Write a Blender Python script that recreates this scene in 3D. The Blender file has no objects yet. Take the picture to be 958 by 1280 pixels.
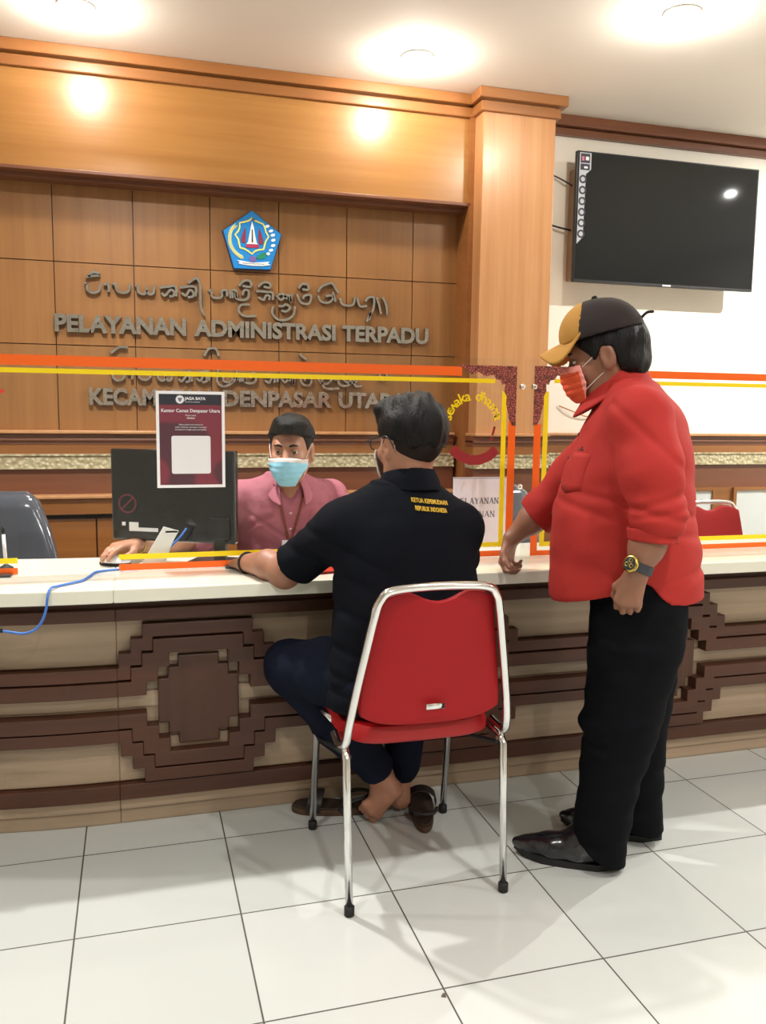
import bpy, bmesh, math, random
import numpy as np
from mathutils import Vector, Matrix
random.seed(4)
SC = bpy.context.scene
COL = SC.collection
PI = math.pi

# ------------------------------------------------------------------ camera, world, lights, exposure
cam_d = bpy.data.cameras.new('camera')
cam = bpy.data.objects.new('camera', cam_d); COL.objects.link(cam)
CAM_P = (0.16756, -2.44336, 1.27522)
CF = Vector((0.27763, 0.95332, -0.11873)); CR = Vector((0.96045, -0.27818, 0.01226)); CU = Vector((0.02134, 0.11743, 0.99285))
m = Matrix((CR, CU, -CF)).transposed().to_4x4(); m.translation = CAM_P
cam.matrix_world = m
cam_d.sensor_fit = 'VERTICAL'; cam_d.sensor_height = 36.0; cam_d.lens = 29.94
cam_d.clip_start = 0.05; cam_d.clip_end = 60
SC.camera = cam

world = bpy.data.worlds.new('world'); SC.world = world; world.use_nodes = True
world.node_tree.nodes['Background'].inputs[0].default_value = (1.0, 0.97, 0.93, 1)
world.node_tree.nodes['Background'].inputs[1].default_value = 0.05

def area_light(name, loc, power, size, color=(1, .93, .84), target=None):
    d = bpy.data.lights.new(name, 'AREA'); d.shape = 'DISK'; d.size = size; d.energy = power; d.color = color
    o = bpy.data.objects.new(name, d); COL.objects.link(o); o.location = loc
    if target is not None:
        o.rotation_euler = (Vector(target) - Vector(loc)).to_track_quat('-Z', 'Y').to_euler()
    return o
# ceiling downlights of the hall that hang outside the frame
for x, y, w, sp in ((-.5, -1.5, 18, 140), (1.5, -1.5, 18, 140), (3.4, -1.5, 19, 140), (.13, .5, 38, 140), (4.12, .5, 105, 180), (-1.9, .5, 28, 140), (.6, -3.6, 42, 150), (2.6, -3.6, 38, 150)):
    area_light('hall_downlight', (x, y, 2.775), w, .04 if x > 4 else .09, (1, .975, .94)).data.spread = math.radians(sp)
BULB_STRENGTH = 270.0

SC.view_settings.view_transform = 'Standard'
SC.view_settings.look = 'None'
SC.view_settings.gamma = 1.0
SC.view_settings.use_curve_mapping = False
SC.view_settings.exposure = 0.0
SC.cycles.use_denoising = True
SC.cycles.max_bounces = 8
SC.cycles.transparent_max_bounces = 16
SC.cycles.caustics_reflective = False
SC.cycles.caustics_refractive = False
SC.cycles.sample_clamp_indirect = 6.0

# ------------------------------------------------------------------ materials
def srgb(r, g, b):
    return tuple(((c / 255 / 12.92) if c / 255 <= .04045 else ((c / 255 + .055) / 1.055) ** 2.4) for c in (r, g, b)) + (1.0,)
MATS = {}
def base_mat(name):
    m = bpy.data.materials.new(name); m.use_nodes = True
    return m, m.node_tree.nodes, m.node_tree.links, m.node_tree.nodes['Principled BSDF']
def mat(name, col, rough=.6, metal=0.0, bump=0, bscale=200, var=0, vscale=8, spec=.5, emit=0, sheen=0, stretch=(1, 1, 1), coat=0):
    """A principled material with optional noise tint and noise bump in object coordinates."""
    if name in MATS: return MATS[name]
    m, N, L, P = base_mat(name)
    P.inputs['Base Color'].default_value = col
    P.inputs['Roughness'].default_value = rough
    P.inputs['Metallic'].default_value = metal
    P.inputs['Specular IOR Level'].default_value = spec
    if sheen: P.inputs['Sheen Weight'].default_value = sheen
    if coat: P.inputs['Coat Weight'].default_value = coat; P.inputs['Coat Roughness'].default_value = .12
    if emit:
        P.inputs['Emission Color'].default_value = col; P.inputs['Emission Strength'].default_value = emit
    if bump or var:
        tc = N.new('ShaderNodeTexCoord'); mp = N.new('ShaderNodeMapping')
        L.new(tc.outputs['Object'], mp.inputs[0]); mp.inputs['Scale'].default_value = stretch
    if var:
        n = N.new('ShaderNodeTexNoise'); n.inputs['Scale'].default_value = vscale; n.inputs['Detail'].default_value = 5
        L.new(mp.outputs[0], n.inputs['Vector'])
        mx = N.new('ShaderNodeMix'); mx.data_type = 'RGBA'
        mx.inputs[6].default_value = tuple(c * (1 - var) for c in col[:3]) + (1,)
        mx.inputs[7].default_value = tuple(min(1, c * (1 + var)) for c in col[:3]) + (1,)
        L.new(n.outputs[0], mx.inputs[0]); L.new(mx.outputs[2], P.inputs['Base Color'])
    if bump:
        n2 = N.new('ShaderNodeTexNoise'); n2.inputs['Scale'].default_value = bscale; n2.inputs['Detail'].default_value = 4
        L.new(mp.outputs[0], n2.inputs['Vector'])
        b = N.new('ShaderNodeBump'); b.inputs['Strength'].default_value = bump; b.inputs['Distance'].default_value = .004
        L.new(n2.outputs[0], b.inputs['Height']); L.new(b.outputs[0], P.inputs['Normal'])
    MATS[name] = m
    return m

def wood(name, dark, light, rough=.35, axis='X', scale=1.0, coat=.15):
    """Veneer with long streaks along one axis."""
    if name in MATS: return MATS[name]
    m, N, L, P = base_mat(name)
    tc = N.new('ShaderNodeTexCoord'); mp = N.new('ShaderNodeMapping')
    st = {'X': (.5, 14, 14), 'Z': (14, 14, .5)}[axis]
    mp.inputs['Scale'].default_value = tuple(s * scale for s in st)
    L.new(tc.outputs['Object'], mp.inputs[0])
    n = N.new('ShaderNodeTexNoise'); n.inputs['Scale'].default_value = 1.6; n.inputs['Detail'].default_value = 8; n.inputs['Roughness'].default_value = .62
    n.inputs['Distortion'].default_value = .4
    L.new(mp.outputs[0], n.inputs['Vector'])
    n3 = N.new('ShaderNodeTexNoise'); n3.inputs['Scale'].default_value = 1.3; n3.inputs['Detail'].default_value = 2
    L.new(tc.outputs['Object'], n3.inputs['Vector'])
    ad = N.new('ShaderNodeMath'); ad.operation = 'MULTIPLY_ADD'; ad.inputs[1].default_value = .45
    L.new(n3.outputs[0], ad.inputs[0]); L.new(n.outputs[0], ad.inputs[2])
    r = N.new('ShaderNodeValToRGB'); r.color_ramp.elements[0].position = .42; r.color_ramp.elements[1].position = 1.0
    r.color_ramp.elements[0].color = dark; r.color_ramp.elements[1].color = light
    L.new(ad.outputs[0], r.inputs[0]); L.new(r.outputs[0], P.inputs['Base Color'])
    P.inputs['Roughness'].default_value = rough
    P.inputs['Coat Weight'].default_value = coat; P.inputs['Coat Roughness'].default_value = .2
    MATS[name] = m
    return m

W_PANEL = wood('panel_veneer', srgb(128, 84, 42), srgb(154, 108, 60), .42, 'Z')
W_UPPER = wood('upper_veneer', srgb(148, 98, 46), srgb(172, 124, 66), .33, 'X')
W_COLUMN = wood('column_veneer', srgb(178, 122, 76), srgb(206, 156, 108), .33, 'Z')
W_CROWN = wood('crown_veneer', srgb(134, 84, 42), srgb(160, 106, 60), .35, 'X')
W_RED = wood('red_brown_veneer', srgb(100, 58, 38), srgb(126, 78, 52), .4, 'X')
W_DADO = wood('dado_veneer', srgb(124, 76, 34), srgb(152, 98, 50), .38, 'X')
W_DARK = wood('dark_moulding_wood', srgb(60, 31, 18), srgb(86, 47, 28), .5, 'X', coat=.05)
W_DARKZ = wood('dark_plate_wood', srgb(60, 32, 17), srgb(84, 47, 27), .5, 'Z', coat=.05)
W_CREAM = wood('cream_counter_veneer', srgb(132, 112, 91), srgb(182, 158, 132), .45, 'X', scale=.8, coat=.05)
M_WORKTOP = mat('cream_worktop', srgb(226, 224, 208), .16, var=.03, vscale=3, coat=.2)
M_WALL = mat('cream_wall', srgb(240, 235, 224), .8, var=.03, vscale=5, bump=.08, bscale=90)
M_CEIL = mat('ceiling_plaster', srgb(226, 220, 212), .85, var=.02, vscale=2)
M_CHROME = mat('chrome', (.80, .80, .80, 1), .12, 1.0)
M_BLACKP = mat('black_plastic', srgb(24, 24, 26), .4)
M_RUBBER = mat('black_rubber', srgb(18, 18, 18), .7)
M_WHITE = mat('white_plastic', srgb(232, 232, 232), .4)
M_PAPER = mat('white_paper', srgb(238, 238, 242), .7)
M_GOLD = mat('gold', srgb(205, 180, 90), .25, 1.0)
M_STEEL = mat('polished_steel_letters', (.52, .50, .47, 1), .2, 1.0, bump=.9, bscale=26)

def floor_mat():
    m, N, L, P = base_mat('cream_floor_tile')
    tc = N.new('ShaderNodeTexCoord'); sp = N.new('ShaderNodeSeparateXYZ')
    L.new(tc.outputs['Object'], sp.inputs[0])
    T = .4; outs = []; ids = []
    for k in (0, 1):
        dv = N.new('ShaderNodeMath'); dv.operation = 'DIVIDE'; dv.inputs[1].default_value = T; L.new(sp.outputs[k], dv.inputs[0])
        ad = N.new('ShaderNodeMath'); ad.operation = 'ADD'; ad.inputs[1].default_value = .5; L.new(dv.outputs[0], ad.inputs[0])
        fr = N.new('ShaderNodeMath'); fr.operation = 'FRACT'; L.new(ad.outputs[0], fr.inputs[0])
        sb = N.new('ShaderNodeMath'); sb.operation = 'SUBTRACT'; sb.inputs[1].default_value = .5; L.new(fr.outputs[0], sb.inputs[0])
        ab = N.new('ShaderNodeMath'); ab.operation = 'ABSOLUTE'; L.new(sb.outputs[0], ab.inputs[0])
        lt = N.new('ShaderNodeMath'); lt.operation = 'LESS_THAN'; lt.inputs[1].default_value = .0021 / T; L.new(ab.outputs[0], lt.inputs[0])
        fl = N.new('ShaderNodeMath'); fl.operation = 'FLOOR'; L.new(dv.outputs[0], fl.inputs[0])
        outs.append(lt); ids.append(fl)
    mxm = N.new('ShaderNodeMath'); mxm.operation = 'MAXIMUM'; L.new(outs[0].outputs[0], mxm.inputs[0]); L.new(outs[1].outputs[0], mxm.inputs[1])
    cb = N.new('ShaderNodeCombineXYZ'); L.new(ids[0].outputs[0], cb.inputs[0]); L.new(ids[1].outputs[0], cb.inputs[1])
    wn = N.new('ShaderNodeTexWhiteNoise'); L.new(cb.outputs[0], wn.inputs[0])
    tm = N.new('ShaderNodeMix'); tm.data_type = 'RGBA'; tm.inputs[6].default_value = srgb(188, 191, 186); tm.inputs[7].default_value = srgb(196, 198, 193)
    L.new(wn.outputs[0], tm.inputs[0])
    mx = N.new('ShaderNodeMix'); mx.data_type = 'RGBA'; L.new(mxm.outputs[0], mx.inputs[0]); L.new(tm.outputs[2], mx.inputs[6]); mx.inputs[7].default_value = srgb(78, 74, 66)
    L.new(mx.outputs[2], P.inputs['Base Color'])
    rr = N.new('ShaderNodeMath'); rr.operation = 'MULTIPLY_ADD'; rr.inputs[1].default_value = .5; rr.inputs[2].default_value = .17; L.new(mxm.outputs[0], rr.inputs[0])
    L.new(rr.outputs[0], P.inputs['Roughness'])
    return m
M_FLOOR = floor_mat()

def ornament_mat():
    m, N, L, P = base_mat('carved_stone_band')
    tc = N.new('ShaderNodeTexCoord'); v = N.new('ShaderNodeTexVoronoi'); v.inputs['Scale'].default_value = 55; v.feature = 'SMOOTH_F1'
    L.new(tc.outputs['Object'], v.inputs['Vector'])
    r = N.new('ShaderNodeValToRGB'); r.color_ramp.elements[0].color = srgb(204, 194, 160); r.color_ramp.elements[1].color = srgb(158, 144, 108)
    r.color_ramp.elements[0].position = .15; r.color_ramp.elements[1].position = .7
    L.new(v.outputs[0], r.inputs[0]); L.new(r.outputs[0], P.inputs['Base Color'])
    b = N.new('ShaderNodeBump'); b.inputs['Strength'].default_value = .9; b.inputs['Distance'].default_value = .01; b.invert = True
    L.new(v.outputs[0], b.inputs['Height']); L.new(b.outputs[0], P.inputs['Normal'])
    P.inputs['Roughness'].default_value = .5
    return m
M_ORN = ornament_mat()

def batik_mat():
    m, N, L, P = base_mat('maroon_corner_ornament')
    tc = N.new('ShaderNodeTexCoord'); v = N.new('ShaderNodeTexVoronoi'); v.inputs['Scale'].default_value = 130; v.feature = 'DISTANCE_TO_EDGE'
    L.new(tc.outputs['Object'], v.inputs['Vector'])
    r = N.new('ShaderNodeValToRGB'); r.color_ramp.elements[0].color = srgb(88, 38, 32); r.color_ramp.elements[1].color = srgb(196, 104, 88)
    r.color_ramp.elements[0].position = .05; r.color_ramp.elements[1].position = .28
    L.new(v.outputs[0], r.inputs[0]); L.new(r.outputs[0], P.inputs['Base Color'])
    P.inputs['Roughness'].default_value = .5
    return m
M_BATIK = batik_mat()

def acrylic_mat():
    m, N, L, P = base_mat('clear_acrylic'); N.remove(P)
    out = N['Material Output']; t = N.new('ShaderNodeBsdfTransparent'); g = N.new('ShaderNodeBsdfGlossy'); mx = N.new('ShaderNodeMixShader')
    t.inputs[0].default_value = (.97, .98, .985, 1); g.inputs['Roughness'].default_value = .03
    fr = N.new('ShaderNodeFresnel'); fr.inputs[0].default_value = 1.35
    ge = N.new('ShaderNodeNewGeometry'); iv = N.new('ShaderNodeMath'); iv.operation = 'SUBTRACT'; iv.inputs[0].default_value = 1.0; L.new(ge.outputs['Backfacing'], iv.inputs[1])
    mu = N.new('ShaderNodeMath'); mu.operation = 'MULTIPLY'; L.new(fr.outputs[0], mu.inputs[0]); L.new(iv.outputs[0], mu.inputs[1])
    L.new(mu.outputs[0], mx.inputs[0]); L.new(t.outputs[0], mx.inputs[1]); L.new(g.outputs[0], mx.inputs[2]); L.new(mx.outputs[0], out.inputs[0])
    return m
M_ACR = acrylic_mat()

# ------------------------------------------------------------------ mesh helpers
class MB:
    def __init__(s): s.v = []; s.f = []; s.mi = []; s.cur = 0
    def add(s, vs, fs):
        o = len(s.v); s.v += [tuple(v) for v in vs]
        for f in fs: s.f.append(tuple(i + o for i in f)); s.mi.append(s.cur)
    def box(s, x0, x1, y0, y1, z0, z1, seg=1):
        xs = [x0 + (x1 - x0) * k / seg for k in range(seg + 1)]; vs = []
        for x in xs: vs += [(x, y0, z0), (x, y1, z0), (x, y1, z1), (x, y0, z1)]
        fs = [(0, 3, 2, 1)]
        for k in range(seg):
            a = 4 * k; b = a + 4
            for i in range(4):
                j = (i + 1) % 4; fs.append((a + i, a + j, b + j, b + i))
        e = 4 * seg; fs.append((e, e + 1, e + 2, e + 3))
        s.add(vs, fs); return s
    def prism(s, poly, y0, y1):
        """poly in XZ, clockwise or not, extruded along Y."""
        n = len(poly); ar = sum(poly[i][0] * poly[(i + 1) % n][1] - poly[(i + 1) % n][0] * poly[i][1] for i in range(n))
        if ar < 0: poly = poly[::-1]
        vs = [(x, y0, z) for x, z in poly] + [(x, y1, z) for x, z in poly]
        fs = [tuple(range(n)), tuple(range(2 * n - 1, n - 1, -1))]
        for i in range(n):
            j = (i + 1) % n; fs.append((i, n + i, n + j, j))
        s.add(vs, fs); return s
    def ribbon(s, pts, w, y0, y1):
        """polyline in XZ drawn as a stroke of width w, extruded along Y."""
        P = [Vector(p) for p in pts]; Lf, Rt = [], []
        for i, p in enumerate(P):
            a = P[max(i - 1, 0)]; b = P[min(i + 1, len(P) - 1)]; d = (b - a); d = d.normalized() if d.length > 1e-9 else Vector((1, 0))
            n = Vector((-d.y, d.x)) * w / 2; Lf.append(p + n); Rt.append(p - n)
        n = len(P); vs = []
        for y in (y0, y1):
            vs += [(p.x, y, p.y) for p in Lf] + [(p.x, y, p.y) for p in Rt]
        fs = []
        for i in range(n - 1):
            fs += [(i, n + i, n + i + 1, i + 1), (2 * n + i, 2 * n + i + 1, 3 * n + i + 1, 3 * n + i),
                   (i, i + 1, 2 * n + i + 1, 2 * n + i), (n + i, 3 * n + i, 3 * n + i + 1, n + i + 1)]
        fs += [(0, 2 * n, 3 * n, n), (n - 1, 2 * n - 1, 4 * n - 1, 3 * n - 1)]
        s.add(vs, fs); return s
    def tube(s, pts, r, n=10, closed=False, caps=True):
        P = [Vector(p) for p in pts]; m = len(P); R = r if isinstance(r, (list, tuple)) else [r] * m
        T = []
        for i in range(m):
            a = P[(i - 1) % m] if closed or i else P[0]; b = P[(i + 1) % m] if closed or i < m - 1 else P[-1]
            T.append((b - a).normalized())
        u = T[0].orthogonal().normalized(); vs = []
        for i in range(m):
            u = (u - T[i] * u.dot(T[i])).normalized(); w = T[i].cross(u)
            for k in range(n):
                a = 2 * PI * k / n; vs.append(P[i] + (u * math.cos(a) + w * math.sin(a)) * R[i])
        fs = []
        for i in range(m if closed else m - 1):
            j = (i + 1) % m
            for k in range(n):
                l = (k + 1) % n; fs.append((i * n + k, i * n + l, j * n + l, j * n + k))
        if caps and not closed: fs += [tuple(range(n - 1, -1, -1)), tuple((m - 1) * n + k for k in range(n))]
        s.add(vs, fs); return s
    def lathe(s, prof, c=(0, 0, 0), n=32, ax=None, ring=False):
        """profile (r, z) about a vertical axis, or about the direction ax."""
        rot = Vector((0, 0, 1)).rotation_difference(Vector(ax)).to_matrix() if ax is not None else Matrix.Identity(3)
        vs = []; m = len(prof)
        for r, z in prof:
            for k in range(n):
                a = 2 * PI * k / n; vs.append(rot @ Vector((r * math.cos(a), r * math.sin(a), z)) + Vector(c))
        fs = []
        for i in range(m if ring else m - 1):
            j = (i + 1) % m
            for k in range(n):
                l = (k + 1) % n; fs.append((i * n + k, i * n + l, j * n + l, j * n + k))
        if not ring: fs += [tuple(range(n - 1, -1, -1)), tuple((m - 1) * n + k for k in range(n))]
        s.add(vs, fs); return s
    def map(s, fn): s.v = [tuple(fn(*v)) for v in s.v]; return s

def catmull(pts, n=8, closed=False):
    P = [Vector(p) for p in pts]; m = len(P); out = []
    for i in range(m if closed else m - 1):
        g = lambda k: P[k % m] if closed else P[min(max(k, 0), m - 1)]
        a, b, c, d = g(i - 1), g(i), g(i + 1), g(i + 2)
        for k in range(n):
            t = k / n
            out.append(.5 * ((2 * b) + (c - a) * t + (2 * a - 5 * b + 4 * c - d) * t * t + (3 * b - a - 3 * c + d) * t ** 3))
    if not closed: out.append(P[-1])
    return out

def finish(o, parent):
    if parent is not None:
        o.parent = parent
        w = parent.get('_w')
        M = Matrix.Identity(4)
        p = parent
        chain = []
        while p is not None: chain.append(p); p = p.parent
        for q in reversed(chain): M = M @ q.matrix_parent_inverse @ q.matrix_basis
        o.matrix_parent_inverse = M.inverted()
    return o
def link_mesh(name, me, mats, parent=None, smooth=False, bevel=0, bseg=2, angle=None):
    for m_ in (mats if isinstance(mats, (list, tuple)) else [mats]): me.materials.append(m_)
    o = bpy.data.objects.new(name, me); COL.objects.link(o)
    if smooth: me.polygons.foreach_set('use_smooth', [True] * len(me.polygons))
    if bevel:
        b = o.modifiers.new('edge', 'BEVEL'); b.width = bevel; b.segments = bseg; b.limit_method = 'ANGLE'; b.angle_limit = math.radians(35)
    if angle:
        e = o.modifiers.new('split', 'EDGE_SPLIT'); e.split_angle = math.radians(angle)
    return finish(o, parent)
def obj(name, mb, mats, parent=None, smooth=False, bevel=0, bseg=2, angle=None):
    me = bpy.data.meshes.new(name); me.from_pydata(mb.v, [], mb.f); 
    me.polygons.foreach_set('material_index', mb.mi)
    bm = bmesh.new(); bm.from_mesh(me); bmesh.ops.recalc_face_normals(bm, faces=bm.faces); bm.to_mesh(me); bm.free()
    me.update()
    return link_mesh(name, me, mats, parent, smooth, bevel, bseg, angle)
def tag(o, label=None, cat=None, group=None, kind=None):
    if label: o['label'] = label
    if cat: o['category'] = cat
    if group: o['group'] = group
    if kind: o['kind'] = kind
    return o
def thing(name, label, cat, loc=(0, 0, 0), group=None, rz=0):
    o = bpy.data.objects.new(name, None); COL.objects.link(o); o.empty_display_size = .1
    o.location = loc; o.rotation_euler = (0, 0, rz)
    return tag(o, label, cat, group)
def struct(name, mb, m_, parent=None, **k):
    o = obj(name, mb, m_, parent, **k)
    if parent is None: o['kind'] = 'structure'
    return o
def text_mesh(name, body, size, m_, parent, loc, extrude=.0005, align='CENTER', offset=0, rot=(PI / 2, 0, 0), sx=1.0, space=1.0):
    c = bpy.data.curves.new(name, 'FONT'); c.body = body; c.size = size; c.extrude = extrude; c.align_x = align; c.align_y = 'CENTER'
    c.offset = offset; c.resolution_u = 3; c.space_character = space
    t = bpy.data.objects.new(name, c); COL.objects.link(t)
    dg = bpy.context.evaluated_depsgraph_get(); me = bpy.data.meshes.new_from_object(t.evaluated_get(dg)); me.name = name
    bpy.data.objects.remove(t); bpy.data.curves.remove(c)
    from mathutils import Euler
    me.materials.clear()
    me.transform(Matrix.Translation(loc) @ Euler(rot).to_matrix().to_4x4() @ Matrix.Diagonal((sx, 1, 1, 1)))
    return link_mesh(name, me, m_, parent)
def copy_tree(root, loc=None, label=None, rz=None, group=None):
    r = root.copy(); COL.objects.link(r)
    if loc is not None: r.location = loc
    if rz is not None: r.rotation_euler = (0, 0, rz)
    if label: r['label'] = label
    if group: r['group'] = group
    for ch in root.children:
        c = ch.copy(); COL.objects.link(c); c.parent = r
        for g in ch.children:
            d = g.copy(); COL.objects.link(d); d.parent = c
    return r

# ------------------------------------------------------------------ the room
CEIL = 2.79
struct('floor', MB().box(-4, 5.6, -6, 1.9, -.06, 0), M_FLOOR)
struct('ceiling', MB().box(-4, 5.6, -6, 1.9, CEIL, CEIL + .08), M_CEIL)
struct('wall_back', MB().box(-4, 5.6, 1.80, 1.9, 0, CEIL), M_WALL)
struct('wall_left', MB().box(-4.1, -4, -6, 1.9, 0, CEIL), M_WALL)
struct('wall_right', MB().box(5.6, 5.7, -6, 1.9, 0, CEIL), M_WALL)
struct('wall_front', MB().box(-4, 5.6, -6.1, -6, 0, CEIL), M_WALL)
struct('wall_right_bay', MB().box(2.17, 5.6, 1.75, 1.80, .9, CEIL), M_WALL)

# recessed veneer panels behind the lettering: one panel of the wall each
XG = [-4.0, -3.62, -3.27, -2.93, -2.58, -2.235, -1.89, -1.545, -1.2, -.86, -.515, -.168, .178, .525, .85, 1.186, 1.528, 1.815]
ZG = [1.165, 1.19, 1.553, 1.922, 2.262]
g = .0022
pw = MB(); pw.box(-4, 1.815, 1.765, 1.80, 1.16, 2.30)
struct('wall_panel_backing', pw, W_DARK)
for zi in range(4):
    mb = MB()
    for i in range(len(XG) - 1):
        z0, z1 = ZG[zi], ZG[zi + 1]
        if zi == 0: continue
        if zi == 1: z0 = 1.165
        mb.box(XG[i] + g, XG[i + 1] - g, 1.75, 1.765, z0 + (g if zi > 1 else 0), z1 - g)
    if mb.v: struct('wall_panel_row', mb, W_PANEL)
# upper boarding with stepped underside
ub = MB(); ub.box(-4, 1.80, 1.62, 1.80, 2.285, CEIL)
struct('wall_upper_boarding', ub, W_UPPER)
lg = MB(); lg.box(-4, 1.80, 1.665, 1.80, 2.258, 2.285); lg.box(-4, 1.775, 1.60, 1.66, 2.274, 2.290)
struct('trim_ledge', lg, W_RED, bevel=.003)
cr = MB(); cr.box(-4, 1.775, 1.598, 1.64, 2.690, 2.735); cr.box(-4, 1.775, 1.575, 1.64, 2.742, CEIL)
struct('trim_crown', cr, W_CROWN, bevel=.004)
# column
struct('column', MB().box(1.79, 2.17, 1.50, 1.80, 0, CEIL), W_COLUMN, bevel=.004)
cr = MB(); cr.box(1.772, 2.188, 1.482, 1.82, 2.690, 2.735); cr.box(1.755, 2.215, 1.458, 1.82, 2.742, CEIL)
struct('trim_column_crown', cr, W_CROWN, bevel=.004)
struct('wall_reveal', MB().box(1.765, 1.79, 1.60, 1.80, 0, 2.69), W_CROWN)
# crown over the white bay
cr = MB(); cr.box(2.2, 5.6, 1.715, 1.76, 2.700, 2.735); cr.box(2.2, 5.6, 1.685, 1.76, 2.738, CEIL)
struct('trim_bay_crown', cr, W_RED, bevel=.004)

# dado: rail, frieze, carved band, lower boarding, ledge, cupboards
def dado(x0, x1, yf, tag_):
    a = MB(); a.box(x0, x1, yf - .012, 1.80, 1.152, 1.166); struct('trim_dado_rail_' + tag_, a, W_COLUMN, bevel=.003)  # paler veneer on the rail paints in its top edge highlight
    a = MB(); a.box(x0, x1, yf + .012, 1.80, 1.10, 1.152); a.box(x0, x1, yf + .004, 1.80, 1.118, 1.13); struct('trim_dado_cove_' + tag_, a, W_RED, bevel=.003)
    a = MB(); a.box(x0, x1, yf + .008, 1.80, 1.06, 1.10); struct('trim_dado_frieze_' + tag_, a, W_DADO)
    a = MB(); a.box(x0, x1, yf, 1.80, .998, 1.058); a.box(x0, x1, yf - .006, 1.80, 1.052, 1.060); a.box(x0, x1, yf - .006, 1.80, .992, .999)
    struct('trim_carved_band_' + tag_, a, M_ORN)
    a = MB(); a.box(x0, x1, yf + .01, 1.80, .86, .992); struct('trim_dado_board_' + tag_, a, W_RED)
dado(-4, 1.745, 1.68, 'left'); dado(1.775, 2.185, 1.485, 'column'); dado(2.185, 5.6, 1.68, 'right')
# low cupboard run under the dado on the left
cb = thing('wall_cupboard', 'long low wooden cupboard run built along the panelled wall behind the counter', 'cupboard', (-1, 1.6, 0))
a = MB(); a.box(-4, 1.76, 1.66, 1.74, .05, .77); a.box(-4, 1.76, 1.68, 1.74, 0, .05)
obj('carcass', a, W_DARK, cb)
a = MB(); a.box(-4, 1.762, 1.60, 1.69, .862, .876); obj('ledge', a, W_COLUMN, cb, bevel=.003)
a = MB(); a.box(-4, 1.76, 1.615, 1.69, .79, .862); obj('apron', a, W_DADO, cb)
XD = [-3.6, -3.1, -2.6, -2.1, -1.6, -1.05, -.52, -.012, .5, 1.0, 1.5, 1.758]
for i in range(len(XD) - 1):
    d = obj('door', MB().box(XD[i] + .003, XD[i + 1] - .003, 1.635, 1.659, .06, .765), W_DADO, cb, bevel=.003)
# cupboards with pale panels on the right
cb = thing('panel_cupboard', 'wooden cupboard with pale grey panels under the television wall', 'cupboard', (3.5, 1.6, 0))
a = MB(); a.box(2.19, 5.6, 1.66, 1.74, 0, .86); obj('carcass', a, W_DADO, cb)
for x0, x1 in ((2.52, 3.30), (3.46, 4.4), (4.55, 5.4)):
    obj('panel', MB().box(x0, x1, 1.65, 1.66, .1, .845), mat('pale_grey_panel', srgb(206, 210, 206), .35), cb, bevel=.002)
    f = MB(); f.box(x0 - .02, x1 + .02, 1.640, 1.66, .845, .862); f.box(x0 - .02, x0, 1.640, 1.66, .1, .845); f.box(x1, x1 + .02, 1.640, 1.66, .1, .845)
    obj('panel_frame', f, W_DADO, cb)

# ceiling downlights
M_BULB = mat('lit_bulb', (1, .93, .82, 1), .5, emit=BULB_STRENGTH)
M_RING = mat('white_lamp_ring', srgb(240, 238, 232), .5)
def downlight(x, y, label):
    t = thing('ceiling_downlight', label, 'ceiling light', (x, y, CEIL), 'downlights on the ceiling')
    obj('ring', MB().lathe([(.046, -.0002), (.070, -.0002), (.072, -.004), (.068, -.008), (.050, -.007), (.046, -.002)], (x, y, CEIL), 40, ring=True), M_RING, t, smooth=True)
    prof = [(.0025, -.085)] + [(.042 * math.sin(a), -.046 - .040 * math.cos(a)) for a in [k * PI / 10 for k in range(1, 8)]] + [(.030, 0)]
    obj('bulb', MB().lathe(prof, (x, y, CEIL), 24), M_BULB, t, smooth=True)
downlight(-.015, 1.20, 'glowing ceiling downlight above the left half of the wood panelling')
downlight(1.37, 1.24, 'glowing ceiling downlight close to the wooden column crown')
downlight(2.20, .55, 'glowing ceiling downlight over the counter nearer than the television')

# ------------------------------------------------------------------ reception counter
RB = 2.4; XB = .10; YB = .16
def bend(x, y, z):
    """the counter sweeps back to the left of XB"""
    if x >= XB: return (x, y, z)
    th = (XB - x) / RB; r = RB + YB - y
    return (XB - r * math.sin(th), YB + RB - r * math.cos(th), z)
def cbox(mb, x0, x1, y0, y1, z0, z1):
    if x0 < XB < x1:
        mb.box(x0, XB, y0, y1, z0, z1, max(1, int((XB - x0) / .08))); mb.box(XB, x1, y0, y1, z0, z1)
    else: mb.box(x0, x1, y0, y1, z0, z1, max(1, int((x1 - x0) / .08)) if x1 <= XB else 1)
    return mb
X0, X1 = -2.2, 4.6
top = cbox(MB(), X0, X1, -.03, .505, .737, .777).map(bend)
wt = obj('worktop', top, M_WORKTOP, bevel=.004)
tag(wt, 'long cream counter worktop under the acrylic shields', 'worktop')
ct = thing('reception_counter', 'long curved reception counter faced in cream veneer with dark stepped mouldings', 'counter', (1.0, .3, 0))
b = MB(); cbox(b, X0, X1, .185, .46, .03, .737); obj('carcass', b.map(bend), W_CREAM, ct)
b = MB(); cbox(b, X0, X1, .172, .47, 0, .045); cbox(b, X0, X1, .166, .3, .045, .083); obj('plinth', b.map(bend), W_CREAM, ct, bevel=.004)
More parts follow.
